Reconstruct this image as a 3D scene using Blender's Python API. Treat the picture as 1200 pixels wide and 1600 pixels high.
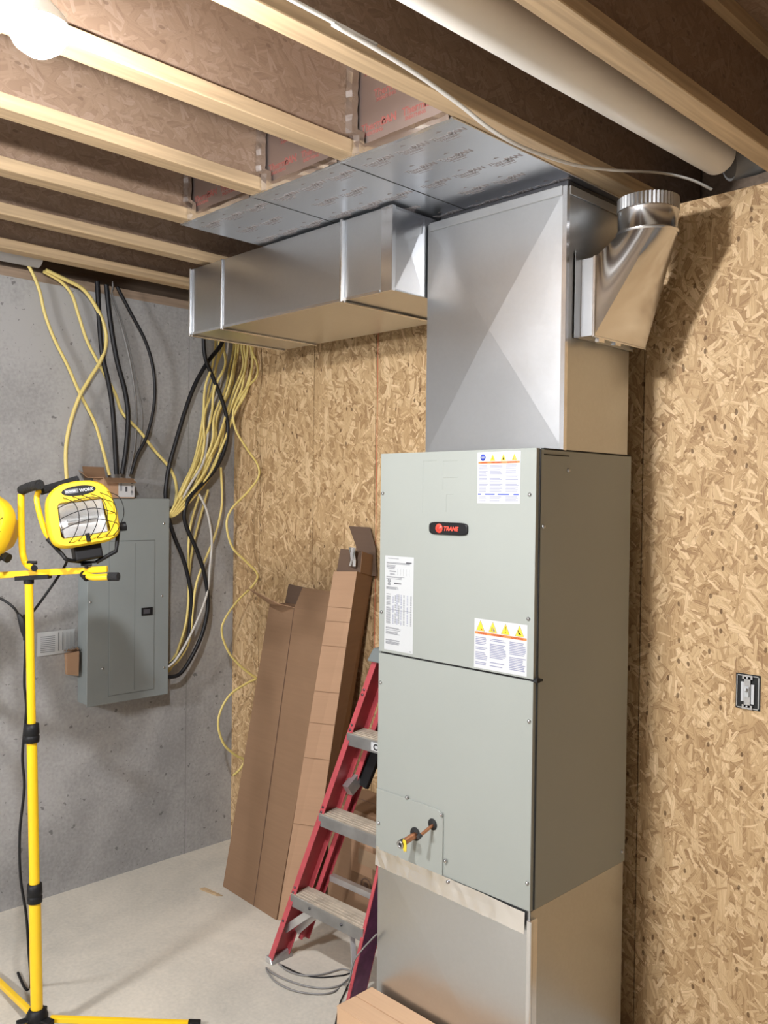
import bpy, bmesh, math, random
from mathutils import Vector, Matrix
random.seed(7)
D = bpy.data
for o in list(D.objects): D.objects.remove(o)
sc = bpy.context.scene
COL = sc.collection

# ------------------------------------------------------------------ camera
F = 1370.16
CAM = Vector((0, 0, 1.7176))
RGT = Vector((0.704959, 0.709142, 0.012255))
DWN = Vector((0.019714, -0.00232, -0.999803))
FWD = Vector((-0.708974, 0.705062, -0.015616))
cd = D.cameras.new('camera'); cam = D.objects.new('camera', cd); COL.objects.link(cam)
cd.sensor_fit = 'HORIZONTAL'; cd.sensor_width = 36.0; cd.lens = F * 36 / 1200
cd.clip_start = 0.02
m = Matrix.Identity(4)
for i in range(3):
    m[i][0] = RGT[i]; m[i][1] = -DWN[i]; m[i][2] = -FWD[i]; m[i][3] = CAM[i]
cam.matrix_world = m
sc.camera = cam
# ------------------------------------------------------------------ world, exposure, lamp powers
w = D.worlds.new('world'); sc.world = w; w.use_nodes = True
w.node_tree.nodes['Background'].inputs[0].default_value = (0.75, 0.78, 0.85, 1)
w.node_tree.nodes['Background'].inputs[1].default_value = 0.15
sc.view_settings.view_transform = 'Standard'
sc.view_settings.look = 'None'
sc.view_settings.exposure = 0.3
sc.view_settings.gamma = 1.0
sc.view_settings.use_curve_mapping = False
BULB_POS = Vector((-1.462, 0.625, 2.50)); BULB_GLOW = 1620.0
BULB2_POS = Vector((-1.1, 0.0, 2.50)); BULB2_GLOW = 200.0
FILL_POS = Vector((-1.95, -1.9, 2.42)); FILL_GLOW = 225.0  # unseen fill lamp, added to even out the light

# ------------------------------------------------------------------ photo ray -> point on a plane of the room
def ray(px, py): return RGT * ((px - 600) / F) + DWN * ((py - 800) / F) + FWD
def at(px, py, ax, val):
    d = ray(px, py); return CAM + d * ((val - CAM[ax]) / d[ax])
def atd(px, py, depth): return CAM + ray(px, py) * depth

# ------------------------------------------------------------------ materials
def mat(name, col=(0.5, 0.5, 0.5), rough=0.6, metal=0.0, emit=None, estr=0, noise=None, bump=None, spec=None, trans=None):
    """noise=(scale, amount) value mottling ; bump=(scale,strength)"""
    mt = D.materials.new(name); mt.use_nodes = True
    nt = mt.node_tree; b = nt.nodes['Principled BSDF']
    b.inputs['Base Color'].default_value = (*col, 1)
    b.inputs['Roughness'].default_value = rough
    b.inputs['Metallic'].default_value = metal
    if spec is not None: b.inputs['Specular IOR Level'].default_value = spec
    if trans: b.inputs['Transmission Weight'].default_value = trans
    if emit:
        b.inputs['Emission Color'].default_value = (*emit, 1); b.inputs['Emission Strength'].default_value = estr
    tc = None
    if noise or bump: tc = nt.nodes.new('ShaderNodeTexCoord')
    if noise:
        n = nt.nodes.new('ShaderNodeTexNoise'); n.inputs['Scale'].default_value = noise[0]; n.inputs['Detail'].default_value = 6
        nt.links.new(tc.outputs['Object'], n.inputs['Vector'])
        cr = nt.nodes.new('ShaderNodeValToRGB'); a = noise[1]
        cr.color_ramp.elements[0].position = 0.3; cr.color_ramp.elements[1].position = 0.7
        cr.color_ramp.elements[0].color = (*[max(0, c * (1 - a)) for c in col], 1)
        cr.color_ramp.elements[1].color = (*[min(1, c * (1 + a)) for c in col], 1)
        nt.links.new(n.outputs['Fac'], cr.inputs['Fac']); nt.links.new(cr.outputs['Color'], b.inputs['Base Color'])
    if bump:
        n = nt.nodes.new('ShaderNodeTexNoise'); n.inputs['Scale'].default_value = bump[0]; n.inputs['Detail'].default_value = 4
        nt.links.new(tc.outputs['Object'], n.inputs['Vector'])
        bp = nt.nodes.new('ShaderNodeBump'); bp.inputs['Strength'].default_value = bump[1]; bp.inputs['Distance'].default_value = 0.01
        nt.links.new(n.outputs['Fac'], bp.inputs['Height']); nt.links.new(bp.outputs['Normal'], b.inputs['Normal'])
    return mt

def math_node(nt, op, a, b=None, c=None):
    n = nt.nodes.new('ShaderNodeMath'); n.operation = op
    for i, v in enumerate((a, b, c)):
        if v is None: continue
        if isinstance(v, (int, float)): n.inputs[i].default_value = v
        else: nt.links.new(v, n.inputs[i])
    return n.outputs[0]

def mix_col(nt, fac, a, b, mode='MIX'):
    n = nt.nodes.new('ShaderNodeMix'); n.data_type = 'RGBA'; n.blend_type = mode
    for s, v in ((n.inputs[0], fac), (n.inputs[6], a), (n.inputs[7], b)):
        if isinstance(v, (int, float)): s.default_value = v
        elif isinstance(v, tuple): s.default_value = (*v, 1)
        else: nt.links.new(v, s)
    return n.outputs[2]

def build_osb_group():
    g = D.node_groups.new('strand_board', 'ShaderNodeTree')
    g.interface.new_socket('Vector', in_out='INPUT', socket_type='NodeSocketVector')
    g.interface.new_socket('Color', in_out='OUTPUT', socket_type='NodeSocketColor')
    g.interface.new_socket('Height', in_out='OUTPUT', socket_type='NodeSocketFloat')
    gi = g.nodes.new('NodeGroupInput'); go = g.nodes.new('NodeGroupOutput')
    nz = g.nodes.new('ShaderNodeTexNoise'); nz.inputs['Scale'].default_value = 40; nz.inputs['Detail'].default_value = 5
    g.links.new(gi.outputs[0], nz.inputs['Vector'])
    sub = g.nodes.new('ShaderNodeVectorMath'); sub.operation = 'SUBTRACT'; sub.inputs[1].default_value = (0.5, 0.5, 0.5)
    g.links.new(nz.outputs['Color'], sub.inputs[0])
    scl = g.nodes.new('ShaderNodeVectorMath'); scl.operation = 'SCALE'; scl.inputs['Scale'].default_value = 0.009
    g.links.new(sub.outputs[0], scl.inputs[0])
    add = g.nodes.new('ShaderNodeVectorMath'); add.operation = 'ADD'
    g.links.new(gi.outputs[0], add.inputs[0]); g.links.new(scl.outputs[0], add.inputs[1])
    base = g.nodes.new('ShaderNodeRGB'); base.outputs[0].default_value = (0.36, 0.225, 0.11, 1)
    col = base.outputs[0]; hgt = 0.3
    layers = [(75, 13, 2.6), (-58, 12, 2.6), (40, 11, 2.8), (-30, 12, 3.0), (12, 12, 2.8), (60, 11, 3.2), (-14, 10, 3.0), (27, 9.5, 3.2), (-42, 9.5, 3.4), (-3, 8.5, 3.0), (64, 24, 3.4), (-22, 22, 3.6), (33, 26, 3.4), (-75, 26, 3.2), (5, 24, 4.0), (-50, 30, 3.0)]
    for i, (ang, s, st) in enumerate(layers):
        rot = g.nodes.new('ShaderNodeMapping'); rot.inputs['Rotation'].default_value = (0, 0, math.radians(ang))
        rot.inputs['Location'].default_value = (i * 1.37, i * 2.11, 0)
        g.links.new(add.outputs[0], rot.inputs['Vector'])
        mp = g.nodes.new('ShaderNodeMapping'); mp.inputs['Scale'].default_value = (s * 3.4, s * 3.4 / (st * 1.9), 1)
        g.links.new(rot.outputs[0], mp.inputs['Vector'])
        v = g.nodes.new('ShaderNodeTexVoronoi'); v.voronoi_dimensions = '2D'; v.inputs['Scale'].default_value = 1.0
        v.inputs['Randomness'].default_value = 1.0; v.distance = 'MINKOWSKI'; v.inputs['Exponent'].default_value = 5.0
        g.links.new(mp.outputs[0], v.inputs['Vector'])
        sep = g.nodes.new('ShaderNodeSeparateColor'); g.links.new(v.outputs['Color'], sep.inputs[0])
        # flake present for part of the cells, inside an ellipse
        dist = v.outputs['Distance']
        thr = math_node(g, 'MULTIPLY_ADD', sep.outputs[0], 0.30, 0.20)
        edge = math_node(g, 'SUBTRACT', thr, dist)
        mask = math_node(g, 'MULTIPLY', math_node(g, 'GREATER_THAN', edge, 0.0), math_node(g, 'LESS_THAN', sep.outputs[1], 0.5 if s < 20 else 0.2))
        # grain along flake
        gm = g.nodes.new('ShaderNodeMapping'); gm.inputs['Scale'].default_value = (330, 11, 1)
        g.links.new(rot.outputs[0], gm.inputs['Vector'])
        gn = g.nodes.new('ShaderNodeTexNoise'); gn.inputs['Scale'].default_value = 1; gn.inputs['Detail'].default_value = 3
        g.links.new(gm.outputs[0], gn.inputs['Vector'])
        val = math_node(g, 'ADD', math_node(g, 'MULTIPLY', sep.outputs[2], 0.66), math_node(g, 'MULTIPLY_ADD', gn.outputs['Fac'], 1.0, -0.25))
        cr = g.nodes.new('ShaderNodeValToRGB'); e = cr.color_ramp.elements
        e[0].position = 0.1; e[0].color = (0.27, 0.155, 0.075, 1)
        e[1].position = 1.0; e[1].color = (0.72, 0.53, 0.32, 1)
        k = e.new(0.45); k.color = (0.46, 0.305, 0.155, 1)
        k = e.new(0.7); k.color = (0.55, 0.38, 0.205, 1)
        g.links.new(val, cr.inputs['Fac'])
        # thin darker rim under each flake
        rim = math_node(g, 'MULTIPLY', math_node(g, 'GREATER_THAN', edge, -0.035), math_node(g, 'LESS_THAN', sep.outputs[1], 0.5 if s < 20 else 0.2))
        col = mix_col(g, math_node(g, 'MULTIPLY', rim, 0.30), col, (0.17, 0.085, 0.03))
        col = mix_col(g, mask, col, cr.outputs['Color'])
        mh = g.nodes.new('ShaderNodeMix'); mh.data_type = 'FLOAT'
        g.links.new(mask, mh.inputs[0])
        if isinstance(hgt, float): mh.inputs[2].default_value = hgt
        else: g.links.new(hgt, mh.inputs[2])
        g.links.new(sep.outputs[2], mh.inputs[3]); hgt = mh.outputs[0]
    # dark knots and gaps
    mp = g.nodes.new('ShaderNodeMapping'); mp.inputs['Scale'].default_value = (30, 16, 1); g.links.new(add.outputs[0], mp.inputs['Vector'])
    v = g.nodes.new('ShaderNodeTexVoronoi'); v.voronoi_dimensions = '2D'; v.inputs['Scale'].default_value = 1
    g.links.new(mp.outputs[0], v.inputs['Vector'])
    sep = g.nodes.new('ShaderNodeSeparateColor'); g.links.new(v.outputs['Color'], sep.inputs[0])
    mk = math_node(g, 'MULTIPLY', math_node(g, 'LESS_THAN', v.outputs['Distance'], 0.13), math_node(g, 'GREATER_THAN', sep.outputs[0], 0.86))
    col = mix_col(g, math_node(g, 'MULTIPLY', mk, 0.8), col, (0.10, 0.05, 0.02))
    g.links.new(col, go.inputs[0]); g.links.new(hgt, go.inputs[1])
    return g
OSBG = build_osb_group()

def osb(name, axes, tint=(1, 1, 1), seed=0.0, flat=0.0):
    """axes: which object axes give (across, along)"""
    mt = D.materials.new(name); mt.use_nodes = True; nt = mt.node_tree; b = nt.nodes['Principled BSDF']
    tc = nt.nodes.new('ShaderNodeTexCoord'); sp = nt.nodes.new('ShaderNodeSeparateXYZ'); nt.links.new(tc.outputs['Object'], sp.inputs[0])
    cb = nt.nodes.new('ShaderNodeCombineXYZ')
    nt.links.new(math_node(nt, 'ADD', sp.outputs[axes[0]], seed), cb.inputs[0]); nt.links.new(sp.outputs[axes[1]], cb.inputs[1])
    gr = nt.nodes.new('ShaderNodeGroup'); gr.node_tree = OSBG; nt.links.new(cb.outputs[0], gr.inputs[0])
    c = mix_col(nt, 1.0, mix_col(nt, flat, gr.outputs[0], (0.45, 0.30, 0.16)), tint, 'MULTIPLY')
    nt.links.new(c, b.inputs['Base Color'])
    b.inputs['Roughness'].default_value = 0.62; b.inputs['Specular IOR Level'].default_value = 0.25
    bp = nt.nodes.new('ShaderNodeBump'); bp.inputs['Strength'].default_value = 0.35; bp.inputs['Distance'].default_value = 0.002
    nt.links.new(gr.outputs[1], bp.inputs['Height']); nt.links.new(bp.outputs['Normal'], b.inputs['Normal'])
    return mt

def lumber(name, base=(0.62, 0.43, 0.24)):
    mt = D.materials.new(name); mt.use_nodes = True; nt = mt.node_tree; b = nt.nodes['Principled BSDF']
    tc = nt.nodes.new('ShaderNodeTexCoord'); mp = nt.nodes.new('ShaderNodeMapping'); mp.inputs['Scale'].default_value = (60, 2.2, 60)
    nt.links.new(tc.outputs['Object'], mp.inputs[0])
    n = nt.nodes.new('ShaderNodeTexNoise'); n.inputs['Scale'].default_value = 1; n.inputs['Detail'].default_value = 5; n.inputs['Distortion'].default_value = 0.6
    nt.links.new(mp.outputs[0], n.inputs['Vector'])
    cr = nt.nodes.new('ShaderNodeValToRGB'); e = cr.color_ramp.elements
    e[0].position = 0.3; e[0].color = (*[c * 0.74 for c in base], 1); e[1].position = 0.68; e[1].color = (*[min(1, c * 1.1) for c in base], 1)
    nt.links.new(n.outputs['Fac'], cr.inputs['Fac'])
    v = nt.nodes.new('ShaderNodeTexVoronoi'); v.inputs['Scale'].default_value = 3.2; nt.links.new(tc.outputs['Object'], v.inputs['Vector'])
    k = math_node(nt, 'LESS_THAN', v.outputs['Distance'], 0.045)
    c = mix_col(nt, math_node(nt, 'MULTIPLY', k, 0.7), cr.outputs['Color'], (0.22, 0.11, 0.045))
    nt.links.new(c, b.inputs['Base Color']); b.inputs['Roughness'].default_value = 0.6; b.inputs['Specular IOR Level'].default_value = 0.3
    return mt

def galv(name, col=(0.62, 0.64, 0.66), rough=0.3, wav=0.25, spang=0.08):
    mt = D.materials.new(name); mt.use_nodes = True; nt = mt.node_tree; b = nt.nodes['Principled BSDF']
    b.inputs['Metallic'].default_value = 1.0
    tc = nt.nodes.new('ShaderNodeTexCoord')
    v = nt.nodes.new('ShaderNodeTexVoronoi'); v.inputs['Scale'].default_value = 110; nt.links.new(tc.outputs['Object'], v.inputs['Vector'])
    sp = nt.nodes.new('ShaderNodeSeparateColor'); nt.links.new(v.outputs['Color'], sp.inputs[0])
    n = nt.nodes.new('ShaderNodeTexNoise'); n.inputs['Scale'].default_value = 5; n.inputs['Detail'].default_value = 3; nt.links.new(tc.outputs['Object'], n.inputs['Vector'])
    val = math_node(nt, 'ADD', math_node(nt, 'MULTIPLY', sp.outputs[0], spang), math_node(nt, 'MULTIPLY', n.outputs['Fac'], 0.12))
    c = mix_col(nt, val, col, tuple(x * 0.6 for x in col)); nt.links.new(c, b.inputs['Base Color'])
    r = math_node(nt, 'ADD', math_node(nt, 'MULTIPLY', sp.outputs[1], 0.015), math_node(nt, 'MULTIPLY_ADD', n.outputs['Fac'], 0.06, rough - 0.03))
    nt.links.new(r, b.inputs['Roughness'])
    n2 = nt.nodes.new('ShaderNodeTexNoise'); n2.inputs['Scale'].default_value = 3.0; n2.inputs['Detail'].default_value = 1; nt.links.new(tc.outputs['Object'], n2.inputs['Vector'])
    bp = nt.nodes.new('ShaderNodeBump'); bp.inputs['Strength'].default_value = wav; bp.inputs['Distance'].default_value = 0.02
    nt.links.new(n2.outputs['Fac'], bp.inputs['Height']); nt.links.new(bp.outputs['Normal'], b.inputs['Normal'])
    return mt

def concrete(name, col, seams=(), holes=True, warm=None, floorlike=False):
    mt = D.materials.new(name); mt.use_nodes = True; nt = mt.node_tree; b = nt.nodes['Principled BSDF']
    tc = nt.nodes.new('ShaderNodeTexCoord'); P = tc.outputs['Object']
    n1 = nt.nodes.new('ShaderNodeTexNoise'); n1.inputs['Scale'].default_value = 1.6; n1.inputs['Detail'].default_value = 8; n1.inputs['Roughness'].default_value = 0.62; n1.inputs['Distortion'].default_value = 0.4
    n2 = nt.nodes.new('ShaderNodeTexNoise'); n2.inputs['Scale'].default_value = 70; n2.inputs['Detail'].default_value = 4
    nt.links.new(P, n1.inputs['Vector']); nt.links.new(P, n2.inputs['Vector'])
    val = math_node(nt, 'ADD', math_node(nt, 'MULTIPLY', n1.outputs['Fac'], 0.75), math_node(nt, 'MULTIPLY', n2.outputs['Fac'], 0.25))
    cr = nt.nodes.new('ShaderNodeValToRGB'); e = cr.color_ramp.elements
    e[0].position = 0.34 if floorlike else 0.40; e[0].color = (*[c * (0.82 if floorlike else 0.74) for c in col], 1)
    hi = warm or col
    e[1].position = 0.66 if floorlike else 0.60; e[1].color = (*[min(1, c * 1.15) for c in hi], 1)
    nt.links.new(val, cr.inputs['Fac']); c = cr.outputs['Color']
    if holes:
        nd = nt.nodes.new('ShaderNodeTexNoise'); nd.inputs['Scale'].default_value = 45; nd.inputs['Detail'].default_value = 3; nt.links.new(P, nd.inputs['Vector'])
        vm = nt.nodes.new('ShaderNodeVectorMath'); vm.operation = 'MULTIPLY_ADD'; vm.inputs[1].default_value = (.035, .035, .035); nt.links.new(nd.outputs['Color'], vm.inputs[0]); nt.links.new(P, vm.inputs[2]); P0 = P; P = vm.outputs[0]
        v = nt.nodes.new('ShaderNodeTexVoronoi'); v.inputs['Scale'].default_value = 42; nt.links.new(P, v.inputs['Vector'])
        sp = nt.nodes.new('ShaderNodeSeparateColor'); nt.links.new(v.outputs['Color'], sp.inputs[0])
        k = math_node(nt, 'LESS_THAN', v.outputs['Distance'], math_node(nt, 'MULTIPLY_ADD', sp.outputs[0], 0.36, -0.07))
        c = mix_col(nt, math_node(nt, 'MULTIPLY', k, 0.6), c, tuple(x * 0.3 for x in col))
        v = nt.nodes.new('ShaderNodeTexVoronoi'); v.inputs['Scale'].default_value = 12; nt.links.new(P, v.inputs['Vector'])
        sp = nt.nodes.new('ShaderNodeSeparateColor'); nt.links.new(v.outputs['Color'], sp.inputs[0])
        k = math_node(nt, 'LESS_THAN', v.outputs['Distance'], math_node(nt, 'MULTIPLY_ADD', sp.outputs[0], 0.22, -0.06))
        c = mix_col(nt, math_node(nt, 'MULTIPLY', k, 0.65), c, tuple(x * 0.28 for x in col)); P = P0
    if seams:
        sx = nt.nodes.new('ShaderNodeSeparateXYZ'); nt.links.new(P, sx.inputs[0])
        for y in seams:
            d = math_node(nt, 'ABSOLUTE', math_node(nt, 'SUBTRACT', sx.outputs[1], math_node(nt, 'MULTIPLY_ADD', n2.outputs['Fac'], 0.006, y - 0.003)))
            k = math_node(nt, 'LESS_THAN', d, 0.0025)
            c = mix_col(nt, math_node(nt, 'MULTIPLY', k, 0.45), c, tuple(x * 0.4 for x in col))
    nt.links.new(c, b.inputs['Base Color']); b.inputs['Roughness'].default_value = 0.75 if not floorlike else 0.55
    b.inputs['Specular IOR Level'].default_value = 0.3
    bp = nt.nodes.new('ShaderNodeBump'); bp.inputs['Strength'].default_value = 0.25; bp.inputs['Distance'].default_value = 0.004
    nt.links.new(val, bp.inputs['Height']); nt.links.new(bp.outputs['Normal'], b.inputs['Normal'])
    return mt

def cardboard(name, col=(0.36, 0.225, 0.13), axis=2):
    mt = D.materials.new(name); mt.use_nodes = True; nt = mt.node_tree; b = nt.nodes['Principled BSDF']
    tc = nt.nodes.new('ShaderNodeTexCoord'); mp = nt.nodes.new('ShaderNodeMapping')
    s = [4, 4, 4]; s[axis] = 120; mp.inputs['Scale'].default_value = s
    nt.links.new(tc.outputs['Object'], mp.inputs[0])
    n = nt.nodes.new('ShaderNodeTexNoise'); n.inputs['Scale'].default_value = 1; n.inputs['Detail'].default_value = 3; nt.links.new(mp.outputs[0], n.inputs['Vector'])
    n2 = nt.nodes.new('ShaderNodeTexNoise'); n2.inputs['Scale'].default_value = 7; nt.links.new(tc.outputs['Object'], n2.inputs['Vector'])
    f = math_node(nt, 'ADD', math_node(nt, 'MULTIPLY', n.outputs['Fac'], 0.5), math_node(nt, 'MULTIPLY', n2.outputs['Fac'], 0.5))
    c = mix_col(nt, f, tuple(x * 0.84 for x in col), tuple(x * 1.14 for x in col))
    nt.links.new(c, b.inputs['Base Color']); b.inputs['Roughness'].default_value = 0.8; b.inputs['Specular IOR Level'].default_value = 0.15
    return mt

M = {}
M['osb_wall'] = osb('strand_board_wall', (0, 2))
M['osb_web'] = osb('strand_board_web', (2, 1), (0.52, 0.52, 0.66), 3.3, 0.6)  # tint paints the bulb's cool purple flare and dimness into the webs
M['osb_floor'] = osb('strand_board_subfloor', (0, 1), (0.52, 0.52, 0.66), 9.1, 0.6)  # same flare and dimness painted into the subfloor tint
M['lumber'] = lumber('spruce_lumber', (0.48, 0.345, 0.205))
M['lumber_dark'] = lumber('dark_lumber', (0.34, 0.25, 0.18))  # darker lumber tone for the sill plate and rim boards
M['galv'] = galv('galvanized_steel', (0.56, 0.575, 0.59), 0.30, 0.25, 0.05)
M['galv_dull'] = galv('galvanized_steel_dull', (0.52, 0.53, 0.53), 0.34, 0.15)
M['galv_bright'] = galv('galvanized_steel_bright', (0.74, 0.75, 0.77), 0.2, 0.1, 0.05)
M['pan'] = mat('foil_faced_sheet', (0.72, 0.74, 0.77), 0.31, 1.0)
M['foil'] = galv('foil_tape', (0.80, 0.79, 0.78), 0.22, 1.0, 0.0)
M['foilboard'] = galv('foil_board', (0.50, 0.41, 0.37), 0.42, 0.2, 0.0)  # bronze tone paints in the wood reflected by the foil
M['concrete'] = concrete('wall_concrete', (0.345, 0.34, 0.335), seams=(2.287, 1.05, -0.2))
M['concrete_floor'] = concrete('floor_concrete', (0.54, 0.515, 0.455), holes=False, warm=(0.60, 0.555, 0.475), floorlike=True)
M['paint'] = mat('grey_green_enamel', (0.295, 0.314, 0.29), 0.38, noise=(3, 0.02))
M['paint_panel'] = mat('panel_grey_enamel', (0.235, 0.262, 0.262), 0.42, noise=(6, 0.03))
M['paint_panel_line'] = mat('panel_grey_groove', (0.12, 0.135, 0.135), 0.5)
M['black'] = mat('black_plastic', (0.009, 0.009, 0.01), 0.5, spec=0.25)
M['foam'] = mat('black_foam', (0.011, 0.011, 0.012), 0.9, bump=(160, 0.5))
M['black_gap'] = mat('black_gasket', (0.012, 0.012, 0.012), 0.8)
M['white'] = mat('white_paper', (0.52, 0.53, 0.54), 0.5)
M['offwhite'] = mat('grey_white_paper', (0.47, 0.485, 0.49), 0.5)
M['ink'] = mat('grey_ink', (0.06, 0.06, 0.07), 0.6)
M['ink_pale'] = mat('pale_blue_ink', (0.22, 0.23, 0.33), 0.6)
M['ink_mid'] = mat('mid_grey_ink', (0.17, 0.175, 0.19), 0.6)
M['orange'] = mat('orange_ink', (0.68, 0.20, 0.05), 0.5)
M['orange_dk'] = mat('dark_orange_ink', (0.30, 0.05, 0.02), 0.5)
M['yellow_ink'] = mat('warning_yellow_ink', (0.74, 0.53, 0.03), 0.5)
M['blue_ink'] = mat('blue_ink', (0.03, 0.06, 0.42), 0.5)
M['red_logo'] = mat('red_logo', (0.85, 0.08, 0.05), 0.4)
M['red_dark'] = mat('dark_red_logo', (0.55, 0.04, 0.03), 0.4)
M['copper'] = mat('copper', (0.70, 0.31, 0.17), 0.35, 1.0)
M['steel'] = mat('zinc_screw', (0.55, 0.55, 0.56), 0.3, 1.0)
M['darksteel'] = mat('dark_steel', (0.12, 0.12, 0.13), 0.35, 1.0)
M['yellow'] = mat('yellow_powder_coat', (0.88, 0.55, 0.012), 0.32, noise=(5, 0.03))
M['yellow_pl'] = mat('yellow_cast_housing', (0.90, 0.60, 0.02), 0.4)
M['nm_yellow'] = mat('yellow_cable_jacket', (0.72, 0.58, 0.20), 0.45)
M['nm_white'] = mat('white_cable_jacket', (0.52, 0.50, 0.465), 0.5)
M['nm_black'] = mat('black_cable_jacket', (0.011, 0.011, 0.013), 0.45, spec=0.3)
M['nm_grey'] = mat('grey_cable_jacket', (0.22, 0.215, 0.21), 0.5)
M['pvc'] = mat('white_pvc', (0.70, 0.66, 0.60), 0.42, noise=(4, 0.05))
M['pvc_grey'] = mat('pale_grey_pvc', (0.42, 0.41, 0.41), 0.6, noise=(8, 0.06))
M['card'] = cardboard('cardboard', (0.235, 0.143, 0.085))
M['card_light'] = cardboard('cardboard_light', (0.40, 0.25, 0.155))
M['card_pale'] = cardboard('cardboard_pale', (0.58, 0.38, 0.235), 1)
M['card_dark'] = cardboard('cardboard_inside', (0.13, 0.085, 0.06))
M['ptape'] = mat('packing_tape', (0.38, 0.26, 0.16), 0.25)
M['stamp'] = mat('dark_print', (0.13, 0.075, 0.05), 0.8)
M['fibre'] = mat('red_fibreglass', (0.42, 0.062, 0.075), 0.45, noise=(20, 0.12))
M['fibre_purple'] = mat('purple_stained_fibreglass', (0.16, 0.05, 0.12), 0.5, noise=(30, 0.35))
M['alu'] = mat('worn_aluminium', (0.62, 0.62, 0.62), 0.45, 0.85, noise=(14, 0.12))
M['alu_dusty'] = mat('dusty_step_top', (0.45, 0.39, 0.31), 0.7, 0.1, noise=(22, 0.2))
M['cap_grey'] = mat('grey_plastic_cap', (0.16, 0.18, 0.18), 0.6)
M['porcelain'] = mat('white_porcelain', (0.85, 0.85, 0.84), 0.3)
M['thermo'] = mat('brown_grey_print', (0.25, 0.22, 0.215), 0.5)
M['thermo_red'] = mat('red_print', (0.36, 0.13, 0.11), 0.45, 0.6)
M['bulbglow'] = mat('lit_bulb', (1, 1, 1), 0.5, emit=(0.97, 0.975, 1.0), estr=BULB_GLOW)
M['bulbglow2'] = mat('lit_bulb_dim', (1, 1, 1), 0.5, emit=(0.99, 0.97, 0.96), estr=BULB2_GLOW)
M['fillglow'] = mat('added_fill_glow', (1, 1, 1), 0.5, emit=(0.97, 0.975, 1.0), estr=FILL_GLOW)  # glow of the added fill lamp
M['red_line'] = mat('red_chalk', (0.5, 0.10, 0.05), 0.8)
gm = D.materials.new('lamp_glass'); gm.use_nodes = True
gnt = gm.node_tree; gb = gnt.nodes['Principled BSDF']
gt = gnt.nodes.new('ShaderNodeBsdfTransparent'); gg = gnt.nodes.new('ShaderNodeBsdfGlossy'); gg.inputs['Roughness'].default_value = 0.03
gx = gnt.nodes.new('ShaderNodeMixShader'); gx.inputs[0].default_value = 0.12
gnt.links.new(gt.outputs[0], gx.inputs[1]); gnt.links.new(gg.outputs[0], gx.inputs[2]); gnt.links.new(gx.outputs[0], gnt.nodes['Material Output'].inputs[0])
M['glass'] = gm
M['reflector'] = mat('satin_reflector', (0.88, 0.88, 0.88), 0.42, 0.9)

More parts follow.
